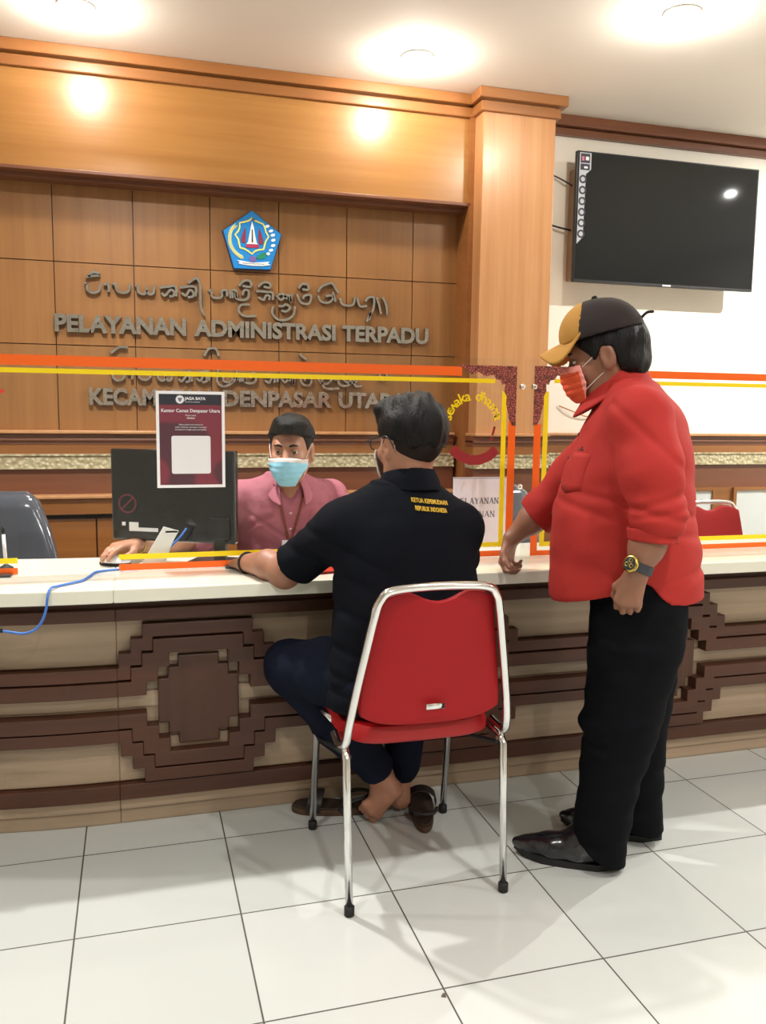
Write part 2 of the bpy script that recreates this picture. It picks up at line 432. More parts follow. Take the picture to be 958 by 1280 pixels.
# cream facing bulges slightly between the dark bands
b = MB()
for z0, z1 in ((.132, .268), (.362, .418), (.50, .645)):
    cbox(b, X0, X1, .176, .186, z0 + .002, z1 - .002)
obj('facing', b.map(bend), W_CREAM, ct, bevel=.004, bseg=3)
b = MB(); cbox(b, X0, X1, .135, .2, .645, .682); obj('top_moulding', b.map(bend), W_DARK, ct, bevel=.003)
b = MB(); cbox(b, X0, X1, .16, .2, .682, .737); obj('top_rail', b.map(bend), W_DARK, ct)
b = MB(); cbox(b, X0, X1, .152, .2, .083, .132); obj('base_moulding', b.map(bend), W_DARK, ct, bevel=.003)
ZM = .385
MED = [-1.32, -.49, .34, 1.17, 2.0, 2.83, 3.66]
H0 = [(.165, .632), (.20, .588), (.235, .545)]; H1 = [(.135, .585), (.168, .543), (.20, .500)]; H2 = [(.088, .545), (.122, .502), (.156, .460)]
B0, B1, B2 = .50, .457, .418
def hstep(H, base, u):
    for w, z in H:
        if abs(u) < w - 1e-6: return z
    return base
def moulding(name, HU, BU, HL, BL, y0, sgn, gap):
    cuts = [X0, X1]
    for c in MED:
        for w, _ in HU + HL: cuts += [c - w, c + w]
    mids = [(MED[i] + MED[i + 1]) / 2 for i in range(len(MED) - 1)]
    cuts += [XB] + [X0 + k * .08 for k in range(1, int((XB - X0) / .08))]
    cuts = sorted(set(round(c, 5) for c in cuts if X0 <= c <= X1))
    up, lo = [], []; curved = MB()
    for a, c in zip(cuts, cuts[1:]):
        if c - a < 1e-4: continue
        xm = (a + c) / 2; md = min(MED, key=lambda q: abs(q - xm)); u = xm - md
        zu, zl = hstep(HU, BU, u), hstep(HL, BL, u) + gap
        if c <= XB + 1e-6:
            z0, z1 = (zl, zu) if sgn > 0 else (2 * ZM - zu, 2 * ZM - zl)
            curved.box(a, c, y0, .19, z0, z1)
        else:
            up += [(a, zu), (c, zu)]; lo += [(a, zl), (c, zl)]
    mb = MB()
    pts = up + lo[::-1]
    pts = [(x, z if sgn > 0 else 2 * ZM - z) for x, z in pts]
    # drop repeats
    q = [pts[0]]
    for p in pts[1:]:
        if abs(p[0] - q[-1][0]) + abs(p[1] - q[-1][1]) > 1e-5: q.append(p)
    mb.prism(q, y0, .19)
    mb.map(bend)
    obj(name, curved.map(bend), W_DARK, ct)
    return obj(name, mb, W_DARK, ct, bevel=.0025)
for sgn in (1, -1):
    moulding('outer_moulding', H0, B0, H1, B1, .142, sgn, .006)
    moulding('inner_moulding', H1, B1, H2, B2, .138, sgn, -.005)
for c in MED:
    hp = [(.062, .525), (.092, .490), (.122, .455)]
    up = []; prev = None
    xs = [-.122, -.092, -.062, .062, .092, .122]
    for a, d in zip(xs, xs[1:]):
        z = hstep(hp, .455, (a + d) / 2); up += [(c + a, z), (c + d, z)]
    poly = up + [(x, 2 * ZM - z) for x, z in up[::-1]]
    obj('carved_plate', MB().prism(poly, .158, .19).map(bend), W_DARKZ, ct, bevel=.004)
# ------------------------------------------------------------------ signs on the panelled wall
M_STEELD = mat('steel_letter_side', (.40, .38, .36, 1), .35, 1.0)
def lettering(name, label, words, z, size, extr=.012):
    t = thing(name, label, 'sign', (words[0][1], 1.74, z), 'raised lettering on the panelled wall')
    for w, xa, xb in words:
        me = text_mesh('word', w, size, M_STEEL, None, (0, 0, 0), extrude=.010, offset=.004, align='LEFT')
        xs = [v.co.x for v in me.data.vertices]; zs = [v.co.z for v in me.data.vertices]
        sx = (xb - xa) / (max(xs) - min(xs)); sz = size * .0 + 1
        hz = max(zs) - min(zs)
        me.data.transform(Matrix.Translation((xa, 1.738, z)) @ Matrix.Diagonal((sx, 1, .080 / hz, 1)) @ Matrix.Translation((-min(xs), 0, -(min(zs) + max(zs)) / 2)))
        finish(me, t)
        e = me.modifiers.new('edge', 'BEVEL'); e.width = .002; e.segments = 1; e.limit_method = 'ANGLE'
    return t
lettering('lettered_sign', 'steel capital letters reading PELAYANAN ADMINISTRASI TERPADU above the shield stripe',
          [('PELAYANAN', -.172, .408), ('ADMINISTRASI', .445, 1.128), ('TERPADU', 1.160, 1.612)], 1.650, .1)
lettering('lettered_sign', 'steel capital letters reading KECAMATAN DENPASAR UTARA seen through the shield',
          [('KECAMATAN', -.032, .522), ('DENPASAR', .575, 1.112), ('UTARA', 1.145, 1.50)], 1.322, .1)
BAL1 = [[(-0.036,1.825),(-0.028,1.829),(-0.027,1.802),(-0.003,1.788),(0.024,1.801),(0.028,1.828)],[(-0.031,1.856),(-0.016,1.861),(0.029,1.867)],[(-0.02,1.859),(-0.008,1.877),(0.014,1.88),(0.029,1.87)],[(0.047,1.825),(0.059,1.834),(0.067,1.815),(0.065,1.795)],[(0.082,1.831),(0.093,1.832),(0.105,1.801),(0.134,1.795),(0.154,1.807),(0.158,1.837)],[(0.181,1.828),(0.191,1.829),(0.196,1.802),(0.22,1.793),(0.232,1.811),(0.232,1.827)],[(0.232,1.811),(0.243,1.794),(0.263,1.801),(0.267,1.837)],[(0.291,1.826),(0.326,1.832),(0.362,1.834),(0.365,1.79)],[(0.298,1.803),(0.314,1.791),(0.338,1.817),(0.354,1.813),(0.353,1.793),(0.333,1.788)],[(0.382,1.831),(0.45,1.838),(0.453,1.794)],[(0.389,1.807),(0.409,1.796),(0.426,1.821),(0.442,1.814),(0.441,1.794),(0.417,1.788)],[(0.422,1.853),(0.442,1.87),(0.462,1.875),(0.476,1.839),(0.477,1.751),(0.493,1.707)],[(0.514,1.821),(0.527,1.826),(0.53,1.798),(0.555,1.791),(0.575,1.8),(0.575,1.824),(0.596,1.829),(0.6,1.801)],[(0.612,1.83),(0.616,1.794)],[(0.621,1.827),(0.641,1.832),(0.645,1.795)],[(0.623,1.827),(0.626,1.794)],[(0.639,1.823),(0.643,1.795),(0.672,1.788),(0.697,1.798),(0.701,1.831),(0.681,1.834),(0.672,1.809)],[(0.656,1.853),(0.681,1.878),(0.71,1.876),(0.71,1.851),(0.672,1.854)],[(0.705,1.769),(0.663,1.763),(0.655,1.734),(0.68,1.715),(0.738,1.715)],[(0.739,1.828),(0.747,1.833),(0.789,1.831),(0.815,1.828),(0.816,1.795)],[(0.747,1.804),(0.772,1.793),(0.785,1.814),(0.802,1.811),(0.798,1.794)],[(0.747,1.853),(0.773,1.875),(0.802,1.872),(0.802,1.852),(0.773,1.855)],[(0.836,1.817),(0.857,1.797),(0.883,1.819),(0.9,1.815),(0.904,1.787),(0.908,1.828)],[(0.844,1.821),(0.865,1.826),(0.887,1.802)],[(0.819,1.766),(0.814,1.733),(0.84,1.705),(0.882,1.704),(0.917,1.729),(0.925,1.771)],[(0.844,1.767),(0.865,1.768),(0.882,1.777),(0.9,1.762),(0.882,1.744),(0.857,1.747)],[(0.934,1.83),(0.955,1.789),(0.994,1.787),(1.003,1.825),(0.973,1.823),(0.964,1.806)],[(0.943,1.855),(0.96,1.877),(0.986,1.875),(0.99,1.853),(0.96,1.852)],[(1.038,1.843),(1.055,1.869),(1.099,1.888),(1.116,1.88),(1.139,1.844)],[(1.038,1.826),(1.055,1.798),(1.09,1.795),(1.112,1.813),(1.108,1.83),(1.077,1.824)],[(1.112,1.847),(1.126,1.801)],[(1.148,1.819),(1.161,1.79),(1.197,1.785),(1.219,1.797),(1.223,1.827)],[(1.236,1.823),(1.25,1.786),(1.286,1.787)],[(1.277,1.808),(1.295,1.83),(1.322,1.827),(1.318,1.772),(1.296,1.736),(1.287,1.71)],[(1.305,1.762),(1.3,1.719)],[(1.335,1.832),(1.349,1.794),(1.359,1.752)],[(1.367,1.834),(1.386,1.796),(1.391,1.749)]]
BAL2 = [[(0.948,1.541),(0.983,1.515)],[(1.133,1.422),(1.09,1.435),(1.061,1.42),(1.076,1.379),(1.148,1.38)],[(1.155,1.436),(1.191,1.409),(1.235,1.417),(1.227,1.445)],[(1.353,1.455),(1.375,1.42)],[(1.39,1.47),(1.398,1.427)],[(0.067,1.521),(0.105,1.548),(0.143,1.549)],[(0.49,1.52),(0.511,1.554),(0.544,1.555),(0.557,1.522)],[(0.556,1.465),(0.549,1.404),(0.582,1.378),(0.636,1.413),(0.643,1.46)]]
def smooth2(s, n=5):
    return [(p.x, p.y) for p in catmull([(x, y, 0) for x, z in [(0, 0)] for x, y in s], n)]
def script_sign(label, strokes, w=.011):
    t = thing('script_sign', label, 'sign', (.6, 1.74, strokes[0][0][1]), 'raised lettering on the panelled wall')
    for s in strokes: obj('character_stroke', MB().ribbon(smooth2(s), w, 1.727, 1.749), M_STEEL, t)
script_sign('curly steel script characters directly above PELAYANAN ADMINISTRASI TERPADU', BAL1)
low = [[(x * .905 + .10, z - .392) for x, z in s] for s in BAL1 if max(p[1] for p in s) < 1.842 and min(p[1] for p in s) > 1.78]
script_sign('curly steel script characters half hidden behind the orange and yellow stripes', low + BAL2)

# pentagonal emblem
EMB = {'pent':[(0.718,2.199),(0.856,2.1),(0.804,1.936),(0.633,1.932),(0.584,2.1)],'star':[(0.718,2.166),(0.729,2.155),(0.744,2.151),(0.77,2.142),(0.778,2.128),(0.783,2.107),(0.796,2.085),(0.783,2.065),(0.776,2.043),(0.772,2.026),(0.748,2.022),(0.73,2.015),(0.717,2.001),(0.7,2.013),(0.683,2.022),(0.661,2.027),(0.657,2.044),(0.653,2.065),(0.638,2.085),(0.653,2.102),(0.66,2.12),(0.66,2.14),(0.684,2.146),(0.705,2.154)],'gate':[(0.718,2.151),(0.725,2.128),(0.731,2.091),(0.739,2.053),(0.746,2.047),(0.69,2.046),(0.698,2.055),(0.705,2.089),(0.712,2.127)],'wl':[(0.684,2.121),(0.688,2.1),(0.687,2.05),(0.668,2.051),(0.666,2.065),(0.675,2.095)],'wr':[(0.751,2.122),(0.761,2.097),(0.77,2.068),(0.769,2.049),(0.749,2.05),(0.747,2.083)],'base':[(0.69,2.044),(0.749,2.046),(0.748,2.031),(0.689,2.029)],'door':[(0.716,2.115),(0.721,2.111),(0.722,2.054),(0.715,2.054)],'leaf':[(0.735,1.985),(0.752,2.003),(0.778,2.013),(0.789,2.001),(0.774,1.983),(0.748,1.978)],'purp':[(0.706,1.99),(0.735,1.99),(0.735,1.966),(0.706,1.967)],'rib':[(0.644,1.969),(0.67,1.967),(0.717,1.961),(0.769,1.966),(0.8,1.97),(0.791,1.961),(0.805,1.955),(0.769,1.949),(0.717,1.947),(0.674,1.95),(0.652,1.955),(0.659,1.962)],'wheat':[(0.636,2.122),(0.621,2.104),(0.613,2.074),(0.616,2.041),(0.631,2.013),(0.653,1.993),(0.676,1.98)],'cotton':[(0.792,2.133),(0.809,2.113),(0.818,2.094),(0.82,2.071),(0.819,2.046),(0.809,2.024),(0.794,2.006)]}
em = thing('city_emblem', 'blue pentagon emblem with white gate and gold wreath mounted above the script', 'emblem', (.72, 1.74, 2.07))
def flat(name, poly, y0, y1, m_): return obj(name, MB().prism(poly, y0, y1), m_, em)
flat('shield_board', EMB['pent'], 1.715, 1.749, mat('emblem_blue', srgb(20, 130, 205), .4))
flat('shield_border', [(x * 1.03 - .0215, z * 1.03 - .0622) for x, z in EMB['pent']], 1.718, 1.747, mat('emblem_dark_blue', srgb(24, 52, 92), .5))
mb = MB(); st = EMB['star']; mb.ribbon(st + [st[0], st[1]], .007, 1.7125, 1.716); obj('star_outline', mb, mat('emblem_yellow', srgb(232, 226, 110), .5), em)
M_EW = mat('emblem_white', srgb(236, 238, 238), .5); M_EM = mat('emblem_maroon', srgb(132, 40, 62), .5)
flat('gate', EMB['gate'], 1.712, 1.716, M_EW)
flat('gate_door', EMB['door'], 1.711, 1.7125, mat('emblem_black', srgb(40, 60, 60), .5))
flat('gate_wing', EMB['wl'], 1.712, 1.716, M_EM); flat('gate_wing', EMB['wr'], 1.712, 1.716, M_EM)
flat('gate_base', EMB['base'], 1.7115, 1.716, mat('emblem_red', srgb(168, 40, 80), .5))
flat('leaf', EMB['leaf'], 1.712, 1.716, mat('emblem_green', srgb(20, 130, 100), .5))
flat('knot', EMB['purp'], 1.712, 1.716, mat('emblem_purple', srgb(110, 90, 160), .5))
flat('ribbon', EMB['rib'], 1.711, 1.716, M_EW)
mb = MB(); c = catmull([(x, z, 0) for x, z in EMB['wheat']], 4)
for i, p in enumerate(c):
    for s in (-1, 1):
        a = math.atan2(c[min(i + 1, len(c) - 1)].y - c[max(i - 1, 0)].y, c[min(i + 1, len(c) - 1)].x - c[max(i - 1, 0)].x) + PI + s * .6
        mb.ribbon([(p.x, p.y), (p.x + .013 * math.cos(a), p.y + .013 * math.sin(a))], .004, 1.712, 1.716)
obj('rice_stalk', mb, mat('emblem_pale_yellow', srgb(226, 226, 150), .5), em)
mb = MB()
for x, z in EMB['cotton']: mb.prism([(x + .010 * math.cos(k * PI / 4 + .3) * 1.1 - .002, z + .006 * math.sin(k * PI / 4) + .004 * math.cos(k * PI / 4)) for k in range(8)], 1.712, 1.716)
obj('cotton_boll', mb, M_EW, em)
text_mesh('ribbon_motto', 'PURADHIPA BHARA BHAVANA', .010, mat('emblem_ink', srgb(40, 60, 90), .6), em, (.723, 1.7107, 1.956), extrude=.0002, sx=.75)

# ------------------------------------------------------------------ television
tv = thing('television', 'large black flat television hung on the cream wall', 'television', (2.9, 1.70, 1.95))
def tvp(x, z): return (x, 1.62, z)
obj('back_housing', MB().box(2.42, 3.40, 1.628, 1.69, 2.02, 2.52), M_BLACKP, tv, bevel=.02)
obj('bezel', MB().box(2.350, 3.450, 1.606, 1.632, 1.946, 2.595), M_BLACKP, tv, bevel=.004)
obj('screen', MB().box(2.358, 3.442, 1.6045, 1.607, 1.960, 2.588), mat('television_glass', srgb(30, 32, 33), .035, spec=.35), tv)
obj('wall_bracket', MB().box(2.385, 3.35, 1.69, 1.749, 1.965, 2.53), mat('brown_grey_mount', srgb(150, 130, 112), .6), tv, bevel=.003)
obj('standby_light', MB().box(2.88, 2.93, 1.603, 1.606, 1.948, 1.956), M_WHITE, tv)
# sticker strip along the left edge of the screen
sk = MB(); sk.prism([(2.362, 2.585), (2.428, 2.585), (2.428, 2.505), (2.400, 2.480), (2.395, 2.17), (2.362, 2.135)], 1.6030, 1.6045)
stk = obj('feature_sticker', sk, mat('sticker_silver', srgb(186, 194, 204), .5), tv)
mb = MB(); mb.box(2.368, 2.420, 1.6022, 1.6031, 2.535, 2.580); mb.box(2.368, 2.420, 1.6022, 1.6031, 2.500, 2.530)
obj('sticker_field', mb, mat('sticker_dark', srgb(52, 46, 62), .5), stk)
mb = MB(); mb.box(2.374, 2.388, 1.6018, 1.6023, 2.545, 2.566); obj('sticker_logo', mb, mat('sticker_pink', srgb(205, 120, 150), .5), stk)
mb = MB(); mb.box(2.396, 2.414, 1.6018, 1.6023, 2.548, 2.566); obj('sticker_text', mb, M_PAPER, stk); mb = MB(); mb.box(2.388, 2.408, 1.6018, 1.6023, 2.508, 2.518); obj('sticker_text', mb, M_PAPER, stk)
for k in range(6):
    mb = MB(); z = 2.455 - .054 * k
    mb.lathe([(.012, 0), (.021, 0), (.021, -.0012), (.012, -.0012)], (2.384, 1.603, z), 20, ax=(0, 1, 0), ring=True)
    obj('sticker_icon', mb, mat('sticker_dark', None), stk)
def cable(name, pts, r, m_, label, parent=None, cat='cable'):
    o = obj(name, MB().tube(catmull(pts, 8), r, 8), m_, parent, smooth=True)
    if label: tag(o, label, cat)
    return o
cable('television_cable', [(2.14, 1.745, 2.585), (2.23, 1.735, 2.52), (2.33, 1.72, 2.475), (2.40, 1.71, 2.44), (2.45, 1.69, 2.42)], .004, M_BLACKP, 'thin black cable looping from the column to the top of the television')
cable('television_cable', [(2.14, 1.745, 2.24), (2.22, 1.735, 2.255), (2.32, 1.72, 2.235), (2.40, 1.71, 2.22), (2.45, 1.69, 2.21)], .005, M_BLACKP, 'thick black cable running into the middle of the television edge')
# empty screw and hook left on the wall by the column
tag(obj('wire_stub', MB().tube(catmull([(2.37, 1.742, 1.31), (2.45, 1.73, 1.28), (2.53, 1.735, 1.255), (2.60, 1.742, 1.26)], 6), .003, 6), mat('copper_brown', srgb(190, 120, 60), .5)), 'short brown wire stub curling out of the cream wall beside the column', 'wire')

# ------------------------------------------------------------------ acrylic shields
M_OR = mat('orange_tape', srgb(255, 106, 12), .4); M_YE = mat('yellow_tape', srgb(255, 224, 6), .4)
M_POSTER = mat('poster_paper', srgb(248, 248, 252), .5)
SY = .235; SYR = .215
ZB = .7775; ZT = 1.440
def corner(xc, zc, sx):
    """stepped ornamental corner, xc/zc the outer corner; sx=-1 when it reaches to the left"""
    p = [(0, 0), (.215, 0), (.19, -.012), (.165, -.030), (.14, -.022), (.115, -.036), (.085, -.030), (.075, -.045), (.060, -.047), (.054, -.062), (.042, -.060), (.046, -.085), (.036, -.102), (.038, -.125), (.031, -.150), (.026, -.175), (.014, -.200), (0, -.20)]
    return [(xc + sx * x, zc + z) for x, z in p]
def shield(label, xl, xr, y, parts, slot=None):
    t = thing('acrylic_shield', label, 'shield', ((max(xl, .2) + xr) / 2, y, ZB), 'acrylic shields on the counter')
    if slot:
        poly = [(xl, ZB), (slot[0], ZB), (slot[0], .905), (slot[1], .905), (slot[1], ZB), (xr, ZB), (xr, ZT + .012), (xl, ZT + .012)]
    else: poly = [(xl, ZB), (xr, ZB), (xr, ZT + .012), (xl, ZT + .012)]
    obj('acrylic_pane', MB().prism(poly, y, y + .005), M_ACR, t)
    ys, ye = y - .0012, y - .0002
    for nm, m_, rects in parts:
        for r in rects: obj(nm, MB().box(r[0], r[1], ys, ye, r[2], r[3]), m_, t)
    return t
s1 = shield('wide clear acrylic shield with orange and yellow border between the clerk and the seated visitor', -1.6, 1.428, SY, [
    ('orange_stripe', M_OR, [(-1.56, 1.215, 1.392, 1.422), (1.388, 1.4145, ZB + .002, 1.245), (-1.56, -.174, ZB + .002, ZB + .022), (.112, 1.388, ZB + .002, ZB + .022)]),
    ('yellow_stripe', M_YE, [(-1.56, 1.335, 1.370, 1.384), (1.362, 1.379, ZB + .034, 1.345), (-1.56, -.174, ZB + .036, ZB + .052), (.112, 1.362, ZB + .036, ZB + .052)]),
], slot=(-.172, .110))
s2 = shield('clear acrylic shield with orange and yellow border in front of the television wall', 1.438, 3.55, SYR, [
    ('orange_stripe', M_OR, [(1.64, 3.5, 1.398, 1.424), (1.474, 1.500, ZB + .002, 1.235), (1.500, 3.5, ZB + .002, ZB + .020)]),
    ('yellow_stripe', M_YE, [(1.545, 3.5, 1.374, 1.388), (1.508, 1.526, ZB + .034, 1.345), (1.526, 3.5, ZB + .034, ZB + .050)]),
])
obj('corner_ornament', MB().prism(corner(1.4145, 1.428, -1), SY - .0014, SY - .0003), M_BATIK, s1)
obj('corner_ornament', MB().prism(corner(1.470, 1.430, 1), SYR - .0014, SYR - .0003), M_BATIK, s2)
for x in (-.23, .47): obj('shield_foot', MB().box(x - .04, x + .04, SY - .03, SY + .028, ZB - .0003, ZB + .008), mat('smoked_foot', srgb(60, 60, 62), .3), s1, bevel=.002)
obj('bolt', MB().lathe([(.009, 0), (.009, .012), (.003, .015)], (1.432, SY - .004, 1.36), 16, ax=(0, -1, 0)), M_CHROME, s1, smooth=True)
obj('bolt', MB().lathe([(.009, 0), (.009, .012), (.003, .015)], (1.468, SYR - .002, 1.36), 16, ax=(0, -1, 0)), M_CHROME, s2, smooth=True)
obj('bolt', MB().lathe([(.009, 0), (.009, .012), (.003, .015)], (1.432, SY - .004, 1.02), 16, ax=(0, -1, 0)), M_CHROME, s1, smooth=True)
obj('red_mark', MB().prism([(-.36, 1.335), (-.28, 1.33), (-.20, 1.322), (-.188, 1.317), (-.198, 1.310), (-.28, 1.31), (-.36, 1.305)], SY - .0012, SY - .0002), mat('red_sticker', srgb(214, 58, 40), .5), s1)
# sticker on the shield: arched motto and a red ribbon
stick = thing('motto_sticker', 'yellow arched motto sticker with a red ribbon stuck inside the shield corner', 'sticker', (1.27, SY, 1.2))
word = 'sewaka dharma'; cx, cz, rr = 1.258, 1.232, .094
for i, chx in enumerate(word):
    if chx == ' ': continue
    a = math.radians(166 - i * 151 / (len(word) - 1))
    text_mesh('motto_letter', chx, .049, M_YE, stick, (cx + rr * math.cos(a), SY - .0012, cz + rr * math.sin(a)), extrude=.0005, offset=.0006, rot=(PI / 2, PI / 2 - a, 0))
mb = MB(); mb.ribbon([(1.185, 1.150), (1.215, 1.125), (1.25, 1.112), (1.285, 1.112), (1.32, 1.125), (1.345, 1.148)], .034, SY - .0012, SY - .0002)
obj('ribbon', mb, mat('dark_red_print', srgb(150, 36, 40), .5), stick)
mb = MB(); mb.ribbon([(1.330, 1.195), (1.338, 1.225)], .008, SY - .0012, SY - .0002); mb.ribbon([(1.326, 1.178), (1.330, 1.19)], .008, SY - .0012, SY - .0002); obj('ribbon_tail', mb, mat('dark_red_print', None), stick)

# poster taped on the shield
po = thing('poster', 'white bordered maroon poster on the shield in front of the monitor', 'poster', (.33, SY - .01, 1.03))
PX0, PX1, PZ0, PZ1 = .229, .434, 1.031, 1.325; py = SY - .0020
obj('sheet', MB().box(PX0, PX1, py, SY - .0002, PZ0, PZ1), M_POSTER, po)
ix0, ix1, iz0, iz1 = PX0 + .009, PX1 - .009, PZ0 + .009, PZ1 - .009
obj('header', MB().box(ix0, ix1, py - .0006, py, iz1 - .032, iz1), mat('poster_charcoal', srgb(44, 44, 56), .6), po)
def poster_mat():
    m, N, L, P = base_mat('poster_maroon')
    tc = N.new('ShaderNodeTexCoord'); n = N.new('ShaderNodeTexNoise'); n.inputs['Scale'].default_value = 9; n.inputs['Detail'].default_value = 0
    L.new(tc.outputs['Object'], n.inputs['Vector'])
    r = N.new('ShaderNodeValToRGB'); r.color_ramp.elements[0].position = .48; r.color_ramp.elements[1].position = .54
    r.color_ramp.elements[0].color = srgb(128, 52, 66); r.color_ramp.elements[1].color = srgb(86, 48, 60)
    L.new(n.outputs[0], r.inputs[0]); L.new(r.outputs[0], P.inputs['Base Color']); P.inputs['Roughness'].default_value = .6
    return m
obj('print', MB().box(ix0, ix1, py - .0004, py, iz0, iz1 - .032), poster_mat(), po)
obj('logo_disc', MB().lathe([(.0001, 0), (.0125, 0), (.0125, .001), (.0001, .001)], (ix0 + .062, py - .0006, iz1 - .016), 28, ax=(0, -1, 0)), M_PAPER, po)
mb = MB(); lx, lz = ix0 + .062, iz1 - .016
mb.prism([(lx - .007, lz + .005), (lx + .007, lz + .005), (lx + .004, lz - .003), (lx, lz - .008), (lx - .004, lz - .003)], py - .0022, py - .0015); obj('logo_mark', mb, mat('logo_grey', srgb(120, 120, 140), .6), po)
yt = py - .0010
text_mesh('brand_text', 'JAGA BAYA', .012, M_PAPER, po, (ix0 + .077, yt, iz1 - .013), align='LEFT', offset=.0004, extrude=.0003)
text_mesh('brand_text', 'Sistem Informasi Kunjungan', .005, M_PAPER, po, (ix0 + .077, yt, iz1 - .023), align='LEFT', extrude=.0003, sx=.8)
xm = (ix0 + ix1) / 2
tt = text_mesh('title_text', 'Kantor Camat Denpasar Utara', .0142, M_PAPER, po, (xm, yt, iz1 - .050), offset=.0003, extrude=.0003, sx=.95, space=1.04)
text_mesh('small_text', 'Pindai untuk', .0065, M_PAPER, po, (xm, yt, iz1 - .064), extrude=.0003)
text_mesh('small_text', 'Check-in', .0065, M_PAPER, po, (xm, yt, iz1 - .072), extrude=.0003, offset=.0002)
for k, s_ in enumerate(['Silakan pindai kode berikut ini', 'untuk melakukan pencatatan kunjungan', 'di tempat ini sebagai upaya pencegahan']):
    text_mesh('small_text', s_, .0060, M_PAPER, po, (xm, yt, iz1 - .092 - .0075 * k), extrude=.0003)
q0, q1, w0, w1 = xm - .0585, xm + .0585, iz0 + .034, iz0 + .150
c = []
for (cx_, cz_, a0) in ((q1 - .006, w0 + .006, -90), (q1 - .006, w1 - .006, 0), (q0 + .006, w1 - .006, 90), (q0 + .006, w0 + .006, 180)):
    for k in range(5):
        a = math.radians(a0 + k * 22.5); c.append((cx_ + .006 * math.cos(a), cz_ + .006 * math.sin(a)))
obj('white_field', MB().prism(c, py - .0010, py - .0004), M_PAPER, po)

# ------------------------------------------------------------------ things on and behind the counter
ZC = .7772
def local_obj(name, mb, M, mats, parent=None, **k):
    mb.map(lambda x, y, z: tuple(M @ Vector((x, y, z)))); return obj(name, mb, mats, parent, **k)
# monitor seen from behind
mo = thing('monitor', 'black computer monitor seen from behind on the counter', 'monitor', (.29, .40, ZC))
MM = Matrix.Translation((.285, .365, 0)) @ Matrix.Rotation(math.radians(-27), 4, 'Z')
local_obj('back_shell', MB().box(-.212, .212, -.018, .014, .845, 1.142), MM, mat('glossy_black', srgb(18, 19, 20), .16, coat=.5), mo, bevel=.006)
local_obj('screen', MB().box(-.205, .205, .014, .017, .852, 1.136), MM, mat('dark_screen', srgb(30, 34, 38), .15), mo)
local_obj('hinge_cover', MB().box(.125, .195, -.026, -.018, .86, .93), MM, M_BLACKP, mo, bevel=.008)
local_obj('stand_neck', MB().box(.140, .180, -.024, .0, ZC, .87), MM, M_BLACKP, mo, bevel=.004)
local_obj('stand_foot', MB().box(.05, .20, -.030, .085, ZC, ZC + .010), MM, M_BLACKP, mo, bevel=.005)
mb = MB(); mb.box(-.175, -.163, -.0195, -.018, .893, .905); mb.box(-.150, -.118, -.0195, -.018, .888, .905); mb.box(-.150, -.05, -.0195, -.018, .876, .888)
local_obj('label', mb, MM, M_WHITE, mo)
mb = MB(); mb.lathe([(.026, 0), (.032, 0), (.032, .0012), (.026, .0012)], (0, 0, 0), 32, ax=(0, -1, 0), ring=True); mb.map(lambda x, y, z: (x - .155, y - .0182, z + .965)); mb.prism([(-.178, .947), (-.174, .943), (-.132, .984), (-.136, .988)], -.0195, -.0182)
local_obj('prohibition_sticker', mb, MM, mat('dull_red_reflection', srgb(96, 40, 44), .5), mo)
# white card leaning below the monitor
cd = MB(); cd.prism([(.168, ZC), (.226, ZC), (.292, .893), (.246, .908)], .262, .266); cd.prism([(.205, ZC), (.245, ZC), (.285, .89), (.262, .90)], .275, .279)
cd.box(.252, .288, .262, .279, .888, .894)
tag(obj('folded_card', cd, mat('grey_white_card', srgb(238, 236, 230), .6)), 'white folded card leaning against the base of the monitor', 'card')
# mouse
ms = MB(); nseg = 14
vs = []
for i in range(9):
    ph = i / 8 * PI / 2
    for k in range(20):
        a = 2 * PI * k / 20; vs.append((.031 * math.cos(a) * math.cos(ph), .052 * math.sin(a) * math.cos(ph), .010 + .024 * math.sin(ph)))
fs = [(i * 20 + k, i * 20 + (k + 1) % 20, (i + 1) * 20 + (k + 1) % 20, (i + 1) * 20 + k) for i in range(8) for k in range(20)]
mo2 = thing('computer_mouse', "white computer mouse under the clerk's hand", 'mouse', (.105, .385, ZC))
MS = Matrix.Translation((.098, .352, ZC)) @ Matrix.Rotation(math.radians(62), 4, 'Z')
a = MB(); a.add(vs, fs); local_obj('shell', a, MS, M_WHITE, mo2, smooth=True)
a = MB(); a.lathe([(.97, 0), (1.0, .002), (1.0, .010), (.9, .011)], n=20); a.map(lambda x, y, z: (x * .0315, y * .0525, z)); local_obj('base', a, MS, M_RUBBER, mo2)
a = MB(); a.tube([(-.003, .03, .029), (.003, .03, .029)], .008, 12); local_obj('scroll_wheel', a, MS, M_RUBBER, mo2)
# blue network cable
nb = thing('network_cable', 'blue network cable trailing over the front edge of the counter', 'cable', (.05, .1, ZC))
M_BLUE = mat('blue_cable', srgb(62, 112, 190), .4)
pts = [(.318, .300, .895), (.296, .293, .868), (.262, .290, .835), (.228, .289, .805), (.19, .275, .784), (.13, .25, .7815), (.085, .24, .7815), (.045, .215, .7815), (.030, .15, .7815), (.012, .09, .7815), (-.02, .055, .7815), (-.048, .025, .7815), (-.062, -.022, .785), (-.068, -.040, .765), (-.072, -.045, .735), (-.082, -.05, .705), (-.10, -.052, .682), (-.128, -.05, .672), (-.16, -.045, .676), (-.185, -.04, .680)]
obj('cable', MB().tube(catmull(pts, 6), .0036, 8), M_BLUE, nb, smooth=True)
obj('plug', MB().tube([(-.182, -.04, .6795), (-.20, -.038, .684), (-.225, -.036, .690)], [.0055, .006, .0045], 8), M_RUBBER, nb, smooth=True)
